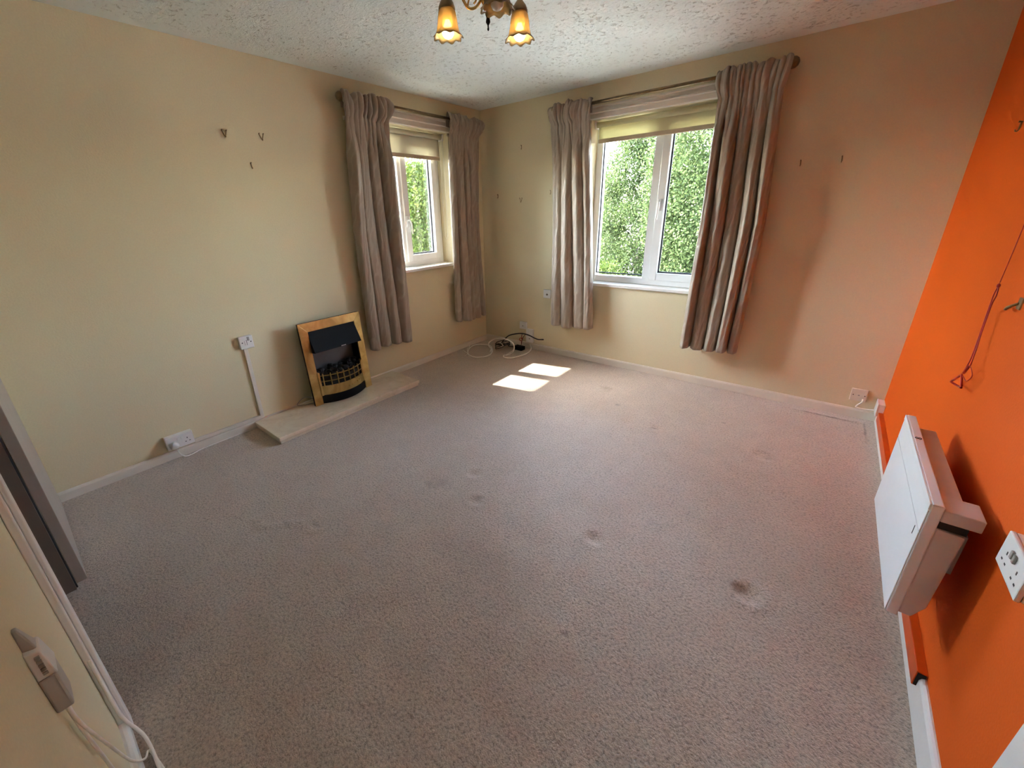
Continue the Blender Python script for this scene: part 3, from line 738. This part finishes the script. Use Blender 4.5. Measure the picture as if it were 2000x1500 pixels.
# ------------------------------------------------------------------ sockets and wiring on the walls
def faceplate(t, axis, s, wall, a0, a1, z0, z1, back, front, mat='plastic'):
    """pattress box from the wall to back, plate from back to front (distances off the wall)"""
    def bx(d0, d1, p, q, r_, u): return (wall + s * d0, wall + s * d1, p, q, r_, u) if axis == 'X' else (p, q, wall + s * d0, wall + s * d1, r_, u)
    if back > 0.001: box('pattress', bx(0.0, back, a0 + 0.001, a1 - 0.001, z0 + 0.001, z1 - 0.001), mat, t, bevel=0.003)
    box('faceplate', bx(back, front, a0, a1, z0, z1), mat, t, bevel=0.003)
    return bx
def outlet(t, bx, front, a, z, flip=1):
    for nm, da, dz, wa, wz in (('earth_slot', 0, 0.012, 0.0022, 0.004), ('pin_slot', -0.011, -0.010, 0.0036, 0.0022), ('pin_slot', 0.011, -0.010, 0.0036, 0.0022)):
        box(nm, bx(front - 0.004, front + 0.0004, a + da - wa, a + da + wa, z + dz - wz, z + dz + wz), 'dark_hole', t)
def rocker(t, bx, front, a, z, mat='plastic'):
    box('switch', bx(front, front + 0.005, a - 0.005, a + 0.005, z - 0.0095, z + 0.0095), mat, t, bevel=0.0015)
# double socket with a plug, low on the left wall
s1 = thing('double_socket', 'white double socket with a plug in it, low on left wall by skirting', 'socket', (0.0, -3.093, 0.118))
bx = faceplate(s1, 'X', 1, 0.0, -3.166, -3.02, 0.075, 0.161, 0.030, 0.040)
outlet(s1, bx, 0.040, -3.055, 0.112); rocker(s1, bx, 0.040, -3.083, 0.134); rocker(s1, bx, 0.040, -3.103, 0.134)
plug = thing('plug', 'white mains plug and flex pushed into the double socket on left wall', 'plug', (0.041, -3.131, 0.105))
MB().lathe((0.0415, -3.131, 0.105), [(0.020, 0), (0.025, 0.004), (0.025, 0.022), (0.019, 0.034), (0.008, 0.037)], 20, 'X').build('plug_body', 'plastic', plug, True)
MB().tube(smooth_path([(0.062, -3.128, 0.085), (0.070, -3.122, 0.055), (0.070, -3.10, 0.02), (0.055, -3.06, 0.008), (0.032, -3.0, 0.006), (0.026, -2.9, 0.006), (0.024, -2.78, 0.006), (0.024, -2.66, 0.006)]), 0.0035, 8).build('flex', 'white_cable', plug, True)
# mini trunking and conduit
tag(MB().box(0.0, 0.018, -3.019, -2.600, 0.058, 0.082).build('mini_trunking', 'white_paint', None, bevel=0.002), 'cream cable trunking along skirting between double socket and hearth', 'trunking')
tag(MB().box(0.0, 0.014, -2.600, -2.574, 0.056, 0.586).build('cable_conduit', 'white_paint', None, bevel=0.002), 'vertical cream cable conduit running from hearth up to fused switch', 'conduit')
s2 = thing('fused_switch', 'white square fused switch at the top of the vertical conduit', 'switch', (0, -2.575, 0.63))
bx = faceplate(s2, 'X', 1, 0.0, -2.619, -2.533, 0.588, 0.674, 0.018, 0.028)
box('screw', bx(0.026, 0.0285, -2.607, -2.600, 0.629, 0.636), 'dark_hole', s2); box('screw', bx(0.026, 0.0285, -2.552, -2.545, 0.629, 0.636), 'dark_hole', s2)
box('switch', bx(0.028, 0.033, -2.590, -2.578, 0.615, 0.645), 'plastic', s2, bevel=0.001); box('switch_gap', bx(0.026, 0.0284, -2.5775, -2.574, 0.613, 0.647), 'dark_hole', s2)
box('fuse_carrier', bx(0.028, 0.031, -2.570, -2.556, 0.642, 0.668), 'grey_plastic', s2, bevel=0.001)
# aerial socket behind the curtain
s3 = thing('aerial_socket', 'white aerial socket half behind the curtain on the window wall', 'socket', (0.825, 0, 0.618))
bx = faceplate(s3, 'Y', -1, 0.0, 0.782, 0.868, 0.575, 0.661, 0.0, 0.010)
MB().lathe((0.825, -0.010, 0.612), [(0.010, 0), (0.010, -0.004), (0.0065, -0.004), (0.0065, -0.001)], 16, 'Y', cap=False).build('aerial_outlet', 'antique', s3, True)
box('aerial_hole', (0.821, 0.829, -0.0115, -0.0095, 0.608, 0.616), 'dark_hole', s3)
# telephone sockets in the corner
s4 = thing('telephone_socket', 'small white telephone socket, upper of two beside the corner cables', 'socket', (0.535, 0, 0.25))
bx = faceplate(s4, 'Y', -1, 0.0, 0.497, 0.583, 0.212, 0.290, 0.018, 0.026)
box('jack', bx(0.023, 0.0264, 0.533, 0.547, 0.240, 0.252), 'grey_plastic', s4)
s5 = thing('telephone_socket', 'larger white telephone box, lower of two beside the corner cables', 'socket', (0.625, 0, 0.15))
bx = faceplate(s5, 'Y', -1, 0.0, 0.584, 0.670, 0.075, 0.222, 0.020, 0.030)
box('jack', bx(0.027, 0.0304, 0.622, 0.637, 0.110, 0.124), 'grey_plastic', s5); box('seam', bx(0.028, 0.0304, 0.588, 0.666, 0.147, 0.149), 'grey_plastic', s5)
# flex outlet right of the big curtain and joint box in the corner
s6 = thing('flex_outlet', 'pale square flex outlet low on window wall by the orange corner', 'socket', (3.31, 0, 0.165))
bx = faceplate(s6, 'Y', -1, 0.0, 3.266, 3.352, 0.122, 0.208, 0.0, 0.012, 'old_plastic')
for a in (3.277, 3.337): box('screw', bx(0.010, 0.0125, a, a + 0.006, 0.162, 0.168), 'dark_hole', s6)
box('centre_mark', bx(0.010, 0.0124, 3.304, 3.314, 0.160, 0.169), 'grey_plastic', s6)
MB().tube(smooth_path([(3.335, -0.013, 0.140), (3.333, -0.035, 0.128), (3.315, -0.040, 0.105), (3.312, -0.032, 0.085), (3.33, -0.022, 0.076), (3.37, -0.03, 0.082), (3.402, -0.05, 0.095)]), 0.0045, 8).build('flex', 'white_cable', s6, True)
jb = thing('joint_box', 'small white joint box in the corner where orange wall starts', 'joint box', (3.42, -0.055, 0.085))
box('base', (3.409, 3.4385, -0.128, -0.020, 0.085, 0.168), 'plastic', jb, bevel=0.003)
box('lid', (3.402, 3.409, -0.130, -0.018, 0.083, 0.170), 'plastic', jb, bevel=0.002)
# trunking on the orange wall
ot = thing('painted_trunking', 'orange painted cable trunking running along the right skirting', 'trunking', (W, -1.2, 0.09))
MB().box(W - 0.024, W, -2.165, -0.132, 0.060, 0.116).build('trunking', 'orange_gloss', ot, bevel=0.002)
box('open_end', (W - 0.021, W - 0.003, -2.1665, -2.160, 0.064, 0.112), 'dark_hole', ot)
# double socket on the orange wall
s7 = thing('double_socket', 'white double socket on the orange wall beside the panel heater', 'socket', (W, -2.33, 0.664))
bx = faceplate(s7, 'X', -1, W, -2.404, -2.262, 0.622, 0.706, 0.020, 0.030)
outlet(s7, bx, 0.030, -2.300, 0.655); outlet(s7, bx, 0.030, -2.368, 0.655)
rocker(s7, bx, 0.030, -2.326, 0.682, 'grey_plastic'); rocker(s7, bx, 0.030, -2.342, 0.682, 'grey_plastic')

# ------------------------------------------------------------------ panel heater
ht = thing('panel_heater', 'white slimline electric panel heater mounted on the orange wall', 'heater', (W - 0.06, -1.84, 0.27))
hx, hb = W - 0.131, W - 0.104
hy0, hy1, hz0, hz1 = -2.158, -1.530, 0.271, 0.658
box('casing', (hx + 0.003, hb, hy0, hy1, hz0, hz1), 'heater', ht, bevel=0.003)
box('front_panel', (hx, hx + 0.003, hy0 + 0.003, hy1 - 0.003, hz0 + 0.003, hz0 + 0.292), 'heater', ht, bevel=0.001)
box('front_panel', (hx, hx + 0.003, hy0 + 0.003, hy1 - 0.003, hz0 + 0.2945, hz1 - 0.022), 'heater', ht, bevel=0.001)
box('front_panel', (hx - 0.001, hx + 0.003, hy0 + 0.002, hy1 - 0.002, hz1 - 0.020, hz1 - 0.001), 'heater', ht, bevel=0.001)
box('panel_gap', (hx + 0.0022, hx + 0.0034, hy0 + 0.004, hy1 - 0.004, hz0 + 0.291, hz0 + 0.2955), 'grey_plastic', ht)
box('indicator', (hx - 0.0008, hx + 0.001, hy0 + 0.045, hy0 + 0.0485, hz0 + 0.255, hz0 + 0.283), 'dark_hole', ht)
for k in range(10):
    box('louvre', (hx + 0.004, hx + 0.022, hy1 - 0.001, hy1 + 0.007, hz0 + 0.29 + 0.0085 * k, hz0 + 0.294 + 0.0085 * k), 'heater', ht)
box('rear_box', (hb, W - 0.055, hy0 + 0.05, hy1 - 0.06, hz0 + 0.03, hz1 - 0.02), 'heater_rear', ht, bevel=0.002)
MB().prism([(hb, hz0 + 0.012), (W - 0.078, hz0 + 0.012), (W - 0.058, hz0 + 0.06), (W - 0.050, hz1 - 0.075), (hb, hz1 - 0.068)], 'Y', hy0 + 0.004, hy0 + 0.05).build('lower_housing', 'heater_rear', ht, bevel=0.003)
box('control_housing', (hb, W - 0.030, hy0 + 0.002, hy0 + 0.085, hz1 - 0.046, hz1 - 0.010), 'heater_rear', ht, bevel=0.003)
box('shadow_slot', (hb + 0.002, W - 0.05, hy0 + 0.006, hy0 + 0.05, hz1 - 0.068, hz1 - 0.046), 'dark_hole', ht)  # dark block stands for the shade between control housing and lower housing
for yy in (hy0 + 0.16, hy1 - 0.18):
    box('wall_bracket', (W - 0.055, W, yy, yy + 0.03, hz0 + 0.09, hz1 - 0.16), 'heater_rear', ht)
lg = [(hx + 0.006 + 0.016 * t_ / 20, -1.735 + 0.006 * math.sin(t_ / 20 * 2 * math.pi), hz1 + 0.0006) for t_ in range(21)]
lg += [(hx + 0.022 - 0.016 * t_ / 20, -1.735 + 0.006 * math.sin(t_ / 20 * 2 * math.pi), hz1 + 0.0006) for t_ in range(1, 20)]
MB().tube(lg, 0.0011, 5, close=True).build('emblem', 'dark_hole', ht, True)

# ------------------------------------------------------------------ emergency pull cord and hooks
pc = thing('emergency_pull_cord', 'red emergency pull cord with triangular handle hanging by the orange wall', 'pull cord', (3.41, -1.475, 0.77))
cord = [(3.412, -1.472, 2.33), (3.412, -1.472, 1.6), (3.413, -1.470, 1.25), (3.412, -1.472, 1.145)]
MB().tube(smooth_path(cord, 8), 0.0013, 6).build('cord', 'red', pc, True)
MB().lathe((3.412, -1.472, 1.135), [(0.001, -0.008), (0.0045, -0.003), (0.0045, 0.003), (0.001, 0.008)], 10).build('knot', 'red', pc, True)
l1 = smooth_path([(3.412, -1.472, 1.135), (3.412, -1.462, 1.105), (3.412, -1.466, 1.075), (3.412, -1.478, 1.02), (3.413, -1.484, 0.97), (3.412, -1.497, 0.93), (3.411, -1.505, 0.885), (3.410, -1.490, 0.835)], 6)
l2 = smooth_path([(3.413, -1.472, 1.135), (3.414, -1.480, 1.105), (3.414, -1.472, 1.075), (3.414, -1.481, 1.02), (3.415, -1.487, 0.97), (3.414, -1.505, 0.93), (3.413, -1.518, 0.885), (3.413, -1.515, 0.862), (3.412, -1.492, 0.832)], 6)
MB().tube(l1, 0.0018, 6).build('cord_loop', 'red', pc, True); MB().tube(l2, 0.0018, 6).build('cord_loop', 'red', pc, True)
MB().tube([(3.412, -1.513, 0.868), (3.411, -1.494, 0.835)], 0.004, 8).build('cord_grip', 'red', pc, True)
tri = [(3.411, -1.480, 0.826), (3.411, -1.388, 0.766), (3.411, -1.535, 0.793)]
tp = []
for i in range(3):
    a, b, c = Vector(tri[i - 1]), Vector(tri[i]), Vector(tri[(i + 1) % 3])
    tp += [b.lerp(a, 0.12), b.lerp(a, 0.03).lerp(b.lerp(c, 0.03), 0.5), b.lerp(c, 0.12)]
MB().tube(tp, 0.0035, 8, close=True).build('triangle_handle', 'red', pc, True)
MB().tube(smooth_path([(3.413, -1.515, 0.870), (3.412, -1.56, 0.865), (3.411, -1.588, 0.852), (3.411, -1.55, 0.825), (3.411, -1.495, 0.826)]), 0.0014, 6).build('cord_end', 'red', pc, True)
MB().lathe((3.405, -1.472, 2.35), [(0.032, 0), (0.032, -0.012), (0.022, -0.03), (0.006, -0.034)], 20).build('ceiling_switch', 'plastic', pc, True)

wh = thing('wall_hook', 'small tan curled hook screwed to orange wall beside pull cord', 'hook', (W, -1.605, 1.09))
MB().box(W - 0.004, W, -1.634, -1.604, 1.088, 1.122).build('back_plate', 'hook_brass', wh, bevel=0.001)
MB().tube(smooth_path([(W - 0.003, -1.615, 1.105), (W - 0.018, -1.608, 1.092), (W - 0.02, -1.595, 1.082), (W - 0.012, -1.575, 1.083), (W - 0.006, -1.568, 1.086)]), 0.004, 8).build('hook_arm', 'hook_brass', wh, True)

def picture_hook(label, axis, a, z, v, dark=False):
    """v: double-nail V hook, otherwise a single slim hook"""
    s = 1 if axis == 'X' else -1
    P = (lambda aa, d, zz: (d, aa, zz)) if axis == 'X' else ((lambda aa, d, zz: (aa, -d, zz)) if axis == 'Y' else (lambda aa, d, zz: (W - d, aa, zz)))
    t = thing('picture_hook', label, 'picture hook', P(a, 0, z), 'picture hooks left on the walls')
    if v:
        MB().tube([P(a - 0.014, 0.003, z + 0.018), P(a - 0.002, 0.003, z - 0.014), P(a + 0.002, 0.003, z - 0.016)], 0.0024, 6).tube([P(a + 0.012, 0.003, z + 0.016), P(a + 0.003, 0.003, z - 0.012)], 0.0024, 6).build('plate', 'hook_brass', t)
        for da in (-0.014, 0.012):
            MB().tube([P(a + da, 0, z + 0.017), P(a + da, 0.010, z + 0.020)], 0.0028, 8).build('nail', 'antique', t)
    else:
        MB().tube([P(a - 0.002, 0.003, z + 0.014), P(a + 0.001, 0.003, z - 0.012)], 0.003, 6).build('plate', 'hook_brass', t)
        MB().tube([P(a - 0.002, 0, z + 0.012), P(a - 0.002, 0.011, z + 0.015)], 0.0035, 8).build('nail', 'antique', t)
    MB().tube(smooth_path([P(a, 0.003, z - 0.013), P(a, 0.006, z - 0.019), P(a, 0.011, z - 0.018), P(a, 0.012, z - 0.012)]), 0.0022, 6).build('hook', 'hook_brass', t)
picture_hook('V-shaped picture hook, left of the pair on the long left wall', 'X', -2.405, 1.900, True)
picture_hook('V-shaped picture hook, right of the pair on the long left wall', 'X', -2.188, 1.903, True)
picture_hook('single picture hook, lowest of three on the long left wall', 'X', -2.288, 1.734, False)
picture_hook('single picture hook, highest between the corner and the wide window', 'Y', 0.503, 1.977, False)
picture_hook('single picture hook on window wall, nearest the room corner', 'Y', 0.212, 1.562, False)
picture_hook('V-shaped picture hook on window wall below the highest hook', 'Y', 0.498, 1.512, True)
picture_hook('single picture hook touching the curtain left of the wide window', 'Y', 0.832, 1.569, False)
picture_hook('single picture hook close to the right of the wide curtain', 'Y', 2.694, 1.648, False)
picture_hook('single picture hook further right, between wide curtain and orange wall', 'Y', 2.899, 1.652, False)
picture_hook('dark single picture hook high on the orange wall', 'W', -0.822, 1.663, False)

# ------------------------------------------------------------------ cables in the corner
wc = thing('white_aerial_cable', 'pale cable lying in a flat loop with frayed end, nearest left skirting', 'cable', (0.2, -0.4, 0.0))
lp = [(0.201, -0.557, 0.006), (0.305, -0.584, 0.005), (0.376, -0.544, 0.005), (0.406, -0.455, 0.006), (0.364, -0.342, 0.012), (0.245, -0.23, 0.02), (0.136, -0.214, 0.012), (0.061, -0.265, 0.010), (0.070, -0.36, 0.008), (0.133, -0.48, 0.006), (0.21, -0.56, 0.010)]
MB().tube(smooth_path(lp), 0.0055, 8).build('cable', 'white_cable', wc, True)
MB().tube([(0.385, -0.40, 0.02), (0.352, -0.345, 0.024), (0.33, -0.31, 0.02)], 0.011, 10).build('connector', 'white_cable', wc, True)
for k, (dx, dy, dz) in enumerate([(-0.05, 0.05, 0.05), (-0.03, 0.07, 0.07), (0.02, -0.07, 0.004), (-0.07, 0.0, 0.03), (-0.01, 0.05, 0.09)]):
    MB().tube(smooth_path([(0.20, -0.555, 0.008), (0.20 + dx * 0.6, -0.555 + dy * 0.5, 0.008 + dz * 0.7), (0.20 + dx, -0.555 + dy, 0.006 + dz)]), 0.0028, 6).build('frayed_end', 'white_cable', wc, True)
wl = thing('white_mains_flex', 'thick white flex arching up in the corner then curling round below telephone box', 'cable', (0.5, -0.3, 0.0))
fl = [(0.365, -0.345, 0.014), (0.331, -0.31, 0.020), (0.282, -0.30, 0.042), (0.283, -0.30, 0.080), (0.335, -0.30, 0.121), (0.405, -0.30, 0.147), (0.494, -0.30, 0.160), (0.574, -0.30, 0.149), (0.613, -0.30, 0.122), (0.62, -0.30, 0.081), (0.61, -0.31, 0.04), (0.575, -0.345, 0.010), (0.538, -0.372, 0.006), (0.586, -0.415, 0.006), (0.655, -0.386, 0.006), (0.696, -0.261, 0.006), (0.700, -0.14, 0.008), (0.670, -0.055, 0.02), (0.640, -0.036, 0.06)]
MB().tube(smooth_path(fl), 0.0065, 10).build('flex', 'white_cable', wl, True)
MB().tube(smooth_path([(0.538, -0.372, 0.005), (0.545, -0.33, 0.005), (0.56, -0.24, 0.03), (0.55, -0.2, 0.06)]), 0.0032, 8).build('thin_lead', 'white_cable', wl, True)
bc = thing('black_coiled_lead', 'black lead coiled in loops on the carpet in the corner', 'cable', (0.4, -0.2, 0.0))
rnd = random.Random(11); cp = []
for k in range(44):
    a = k * 2 * math.pi / 11
    cp.append((0.395 + (0.085 + 0.018 * math.sin(1.7 * k)) * math.cos(a), -0.215 + (0.075 + 0.02 * math.cos(2.3 * k)) * math.sin(a), 0.026 + 0.034 * (1 + math.sin(a + 0.8 * k / 11)) * 0.9 + 0.004 * rnd.random()))
MB().tube(smooth_path(cp, 4), 0.0042, 8).build('coil', 'black_rubber', bc, True)
MB().tube(smooth_path([(0.47, -0.20, 0.05), (0.50, -0.15, 0.035), (0.53, -0.12, 0.03)]), 0.004, 8).build('lead', 'black_rubber', bc, True)
tie = MB().tube(smooth_path([(0.40, -0.26, 0.075), (0.425, -0.28, 0.10), (0.45, -0.27, 0.075), (0.43, -0.25, 0.045), (0.405, -0.25, 0.05)]), 0.005, 8); tie.build('cable_tie', 'white_cable', bc, True)
ba = thing('black_aerial_lead', 'thick black cable arching over the other cables below the curtain', 'cable', (0.6, -0.12, 0.0))
MB().tube(smooth_path([(0.33, -0.17, 0.02), (0.345, -0.14, 0.06), (0.38, -0.12, 0.105), (0.428, -0.12, 0.144), (0.518, -0.12, 0.176), (0.598, -0.12, 0.192), (0.676, -0.12, 0.188), (0.76, -0.12, 0.166), (0.804, -0.12, 0.161), (0.845, -0.12, 0.168)]), 0.0062, 10).build('lead', 'black_rubber', ba, True)
MB().tube([(0.838, -0.12, 0.166), (0.862, -0.12, 0.170)], 0.0075, 10).build('plug_end', 'black_rubber', ba, True)
pa = thing('power_adaptor', 'small black power adaptor box lying at skirting under the telephone boxes', 'adaptor', (0.55, -0.11, 0.0))
box('body', (0.50, 0.605, -0.145, -0.075, 0.001, 0.042), 'black_metal', pa, bevel=0.004)
MB().tube(smooth_path([(0.557, -0.085, 0.04), (0.571, -0.08, 0.105), (0.582, -0.075, 0.14), (0.597, -0.05, 0.17)]), 0.0028, 8).build('thin_lead', 'black_rubber', pa, True)
rt = thing('red_lead', 'small tangle of thin red and grey lead above the black adaptor', 'cable', (0.54, -0.055, 0.0))
MB().tube(smooth_path([(0.545, -0.055, 0.15), (0.550, -0.06, 0.125), (0.566, -0.07, 0.112), (0.556, -0.07, 0.092), (0.530, -0.066, 0.090), (0.520, -0.06, 0.106), (0.540, -0.06, 0.118), (0.560, -0.066, 0.100), (0.545, -0.06, 0.07), (0.54, -0.05, 0.04)]), 0.0034, 8).build('lead', 'red', rt, True)
MB().tube([(0.545, -0.05, 0.145), (0.546, -0.045, 0.165)], 0.006, 8).build('connector', 'grey_plastic', rt, True)

# ------------------------------------------------------------------ wall box on the near wall
nb = thing('wall_box', 'small white labelled box with two cables, on the pale wall beside doorway', 'wall box', (2.11, YN, 0.72))
box('body', (2.075, 2.130, YN, YN + 0.022, 0.640, 0.720), 'taupe_plastic', nb, bevel=0.003)
MB().hexa([(2.078, YN, 0.715), (2.128, YN, 0.715), (2.128, YN + 0.024, 0.718), (2.078, YN + 0.024, 0.718)],
          [(2.080, YN, 0.775), (2.122, YN, 0.775), (2.122, YN + 0.018, 0.768), (2.080, YN + 0.018, 0.768)]).build('label_cover', 'plastic', nb, bevel=0.002)
MB().hexa([(2.088, YN, 0.77), (2.112, YN, 0.77), (2.112, YN + 0.016, 0.77), (2.088, YN + 0.016, 0.77)],
          [(2.096, YN, 0.815), (2.106, YN, 0.815), (2.106, YN + 0.006, 0.815), (2.096, YN + 0.006, 0.815)]).build('cable_entry', 'taupe_plastic', nb, bevel=0.002)
for k in range(5):
    zz = 0.726 + 0.0085 * k
    MB().box(2.1245, 2.1285, YN + 0.009, YN + 0.015, zz, zz + 0.005).build('label_print', 'grey_plastic', nb)
MB().tube(smooth_path([(2.11, YN + 0.012, 0.642), (2.11, YN + 0.012, 0.585), (2.02, YN + 0.014, 0.40), (1.90, YN + 0.018, 0.17), (1.80, YN + 0.028, 0.03), (1.77, YN + 0.04, 0.006), (1.9, YN + 0.06, 0.006)]), 0.003, 8).build('cable', 'white_cable', nb, True)
MB().tube(smooth_path([(2.10, YN + 0.008, 0.642), (2.092, YN + 0.008, 0.55), (2.072, YN + 0.008, 0.46), (2.05, YN + 0.008, 0.36), (2.03, YN + 0.008, 0.2), (2.02, YN + 0.014, 0.05)]), 0.003, 8).build('cable', 'white_cable', nb, True)
fc = tag(MB().tube(smooth_path([(1.668, YN + 0.012, 0.32), (1.672, YN + 0.014, 0.10), (1.685, YN + 0.030, 0.02), (1.72, YN + 0.040, 0.006), (1.80, YN + 0.045, 0.006), (1.95, YN + 0.045, 0.006)]), 0.0045, 8).build('floor_cable', 'white_cable', None, True), 'white cable leaving the door frame and following the wall at floor level', 'cable')

# ------------------------------------------------------------------ ceiling light
CC = Vector((1.742, -2.016, 0)); RR = 0.174
ch = thing('ceiling_light', 'three arm brass ceiling light with frilled amber glass shades', 'ceiling light', (CC.x, CC.y, 2.0))
MB().lathe((CC.x, CC.y, 2.35), [(0.055, 0.0), (0.055, -0.008), (0.042, -0.02), (0.018, -0.03), (0.010, -0.034)], 24).build('ceiling_rose', 'gold', ch, True)
MB().lathe((CC.x, CC.y, 0), [(0.008, 2.32), (0.008, 2.275), (0.018, 2.265), (0.026, 2.245), (0.020, 2.225), (0.010, 2.215), (0.022, 2.195), (0.026, 2.175), (0.016, 2.155), (0.008, 2.145)], 20).build('body', 'gold', ch, True)
MB().lathe((CC.x, CC.y, 0), [(0.009, 2.146), (0.010, 2.132), (0.006, 2.122), (0.008, 2.115), (0.009, 2.108), (0.003, 2.098), (0.0025, 2.090), (0.0045, 2.086), (0.002, 2.080)], 14).build('finial', 'black_metal', ch, True)
base = math.atan2(-0.647, 0.763)
for k in range(3):
    a = base + k * 2 * math.pi / 3
    u = Vector((math.cos(a), math.sin(a), 0)); c = CC + u * RR
    def Q(r, z): return tuple(CC + u * r + Vector((0, 0, z)))
    arm = ch_arm = MB().tube(smooth_path([Q(0.015, 2.20), Q(0.045, 2.165), Q(0.08, 2.165), Q(0.105, 2.20), Q(0.125, 2.24), Q(0.15, 2.262), Q(0.172, 2.25), Q(RR, 2.215)]), 0.0055, 8).build('arm', 'gold', ch, True)
    MB().tube(smooth_path([Q(0.085, 2.170), Q(0.075, 2.195), Q(0.055, 2.20), Q(0.048, 2.185), Q(0.058, 2.175)]), 0.0035, 6).build('scroll', 'gold', arm, True)
    MB().lathe((c.x, c.y, 0), [(0.006, 2.222), (0.012, 2.215), (0.026, 2.198), (0.033, 2.182), (0.034, 2.174), (0.031, 2.174)], 20).build('lamp_cup', 'antique', ch, True)
    def wob(r, h, th, base_r=None):
        q = max(0.0, (2.115 - h) / 0.04); q = min(1, q)
        return r + 0.005 * q * q * math.cos(9 * th), h - 0.006 * q * q * math.cos(9 * th)
    prof = [(0.030, 2.178), (0.034, 2.165), (0.038, 2.145), (0.041, 2.122), (0.045, 2.104), (0.051, 2.092), (0.060, 2.083)]
    MB().lathe((c.x, c.y, 0), prof, 72, cap=False, wob=wob).build('shade', 'shade', ch, True, solid=0.0016, fixn=False)
    MB().lathe((c.x, c.y, 0), [(0.004, 2.18), (0.012, 2.178), (0.012, 2.145), (0.010, 2.140)], 14).build('lamp_holder', 'antique', ch, True)
    lit = k != 0
    MB().lathe((c.x, c.y, 0), [(0.009, 2.142), (0.012, 2.132), (0.019, 2.118), (0.0235, 2.104), (0.0225, 2.092), (0.016, 2.083), (0.007, 2.079), (0.001, 2.0785)], 24).build('bulb', 'bulb' if lit else 'bulb_off', ch, True)

# ------------------------------------------------------------------ trees outside
def tree(name, label, c, r, n, size, mat, seed, ground=-3.0, clusters=260, shell=0.55):
    rs = np.random.RandomState(seed)
    t = thing(name, label, 'tree', (c[0], c[1], ground))
    g = rs.normal(size=(clusters, 3)); g /= np.linalg.norm(g, axis=1)[:, None]
    rad = shell + (1 - shell) * rs.rand(clusters) ** 0.5
    lump = 1 + 0.12 * np.sin(5 * g[:, 0] + seed) * np.cos(4 * g[:, 2] + seed)
    cl = g * (rad * lump)[:, None] * np.array(r) + np.array(c)
    ci = rs.randint(0, clusters, n)
    p = cl[ci] + rs.normal(size=(n, 3)) * np.array([0.20, 0.20, 0.17]) * min(r) / 1.2
    a = rs.normal(size=(n, 3)); a[:, 2] -= 0.4; a /= np.linalg.norm(a, axis=1)[:, None]
    b = rs.normal(size=(n, 3)); b -= a * (a * b).sum(1)[:, None]; b /= np.linalg.norm(b, axis=1)[:, None]
    L = size * (0.7 + 0.6 * rs.rand(n))[:, None]
    V = np.stack([p - a * L * 0.5, p + b * L * 0.30, p + a * L * 0.5, p - b * L * 0.30], 1).reshape(-1, 3)
    V -= np.array([c[0], c[1], ground])
    me = bpy.data.meshes.new('crown')
    me.vertices.add(4 * n); me.vertices.foreach_set('co', V.astype(np.float32).ravel())
    me.loops.add(4 * n); me.loops.foreach_set('vertex_index', np.arange(4 * n, dtype=np.int32))
    me.polygons.add(n); me.polygons.foreach_set('loop_start', np.arange(0, 4 * n, 4, dtype=np.int32))
    try: me.polygons.foreach_set('loop_total', np.full(n, 4, dtype=np.int32))
    except Exception: pass
    me.update(calc_edges=True); me.validate()
    me.materials.append(M[mat])
    o = bpy.data.objects.new('crown', me); COL.objects.link(o); o.parent = t; o['kind'] = 'stuff'
    top = c[2] + r[2] * 0.4
    MB().tube([(c[0], c[1], ground), (c[0] + 0.05, c[1], (ground + c[2]) / 2), (c[0], c[1] + 0.05, top)], 0.1, 10, radii=[0.14, 0.11, 0.05]).build('trunk', 'bark', t, True)
    for k in range(9):
        q = cl[rs.randint(clusters)]; h = ground + (top - ground) * (0.45 + 0.5 * rs.rand())
        MB().tube(smooth_path([(c[0], c[1], h), ((c[0] + q[0]) / 2, (c[1] + q[1]) / 2, (h + q[2]) / 2 + 0.1), tuple(q)], 3), 0.03, 6, radii=[0.04 - 0.005 * i for i in range(7)]).build('branch', 'bark', t, True)
    return t
tree('birch_tree', 'pale green birch filling the left pane of the wide window', (-1.80, 9.7, 0.9), (1.20, 1.0, 2.95), 72000, 0.068, 'leaf_pale', 1, clusters=420)
tree('birch_tree', 'pale green birch filling the right pane of the wide window', (0.95, 7.3, 1.5), (1.75, 0.9, 2.9), 95000, 0.064, 'leaf_pale', 2, clusters=600)
tree('dark_tree', 'dark green tree at the left edge of the wide window', (-4.6, 11.6, 0.5), (1.35, 1.2, 2.75), 50000, 0.10, 'leaf_dark', 3)
tree('yellow_shrub', 'yellow green shrub low in the left pane of the wide window', (-1.45, 6.3, -1.0), (0.55, 0.6, 1.2), 20000, 0.055, 'leaf_yellow', 4)
tree('dark_tree', 'darker tree standing behind the two pale birches', (1.2, 14.8, 0.8), (5.0, 1.2, 3.4), 90000, 0.14, 'leaf_dark', 5, clusters=600)
tree('leafy_tree', 'bright green tree seen through the narrow left window', (-5.6, 4.35, 0.50), (1.3, 1.4, 2.2), 60000, 0.075, 'leaf_yellow', 6)
tree('leafy_tree', 'mid green tree behind, seen through the narrow left window', (-10.5, 8.6, 0.35), (2.2, 2.2, 2.5), 50000, 0.15, 'leaf_pale', 7)
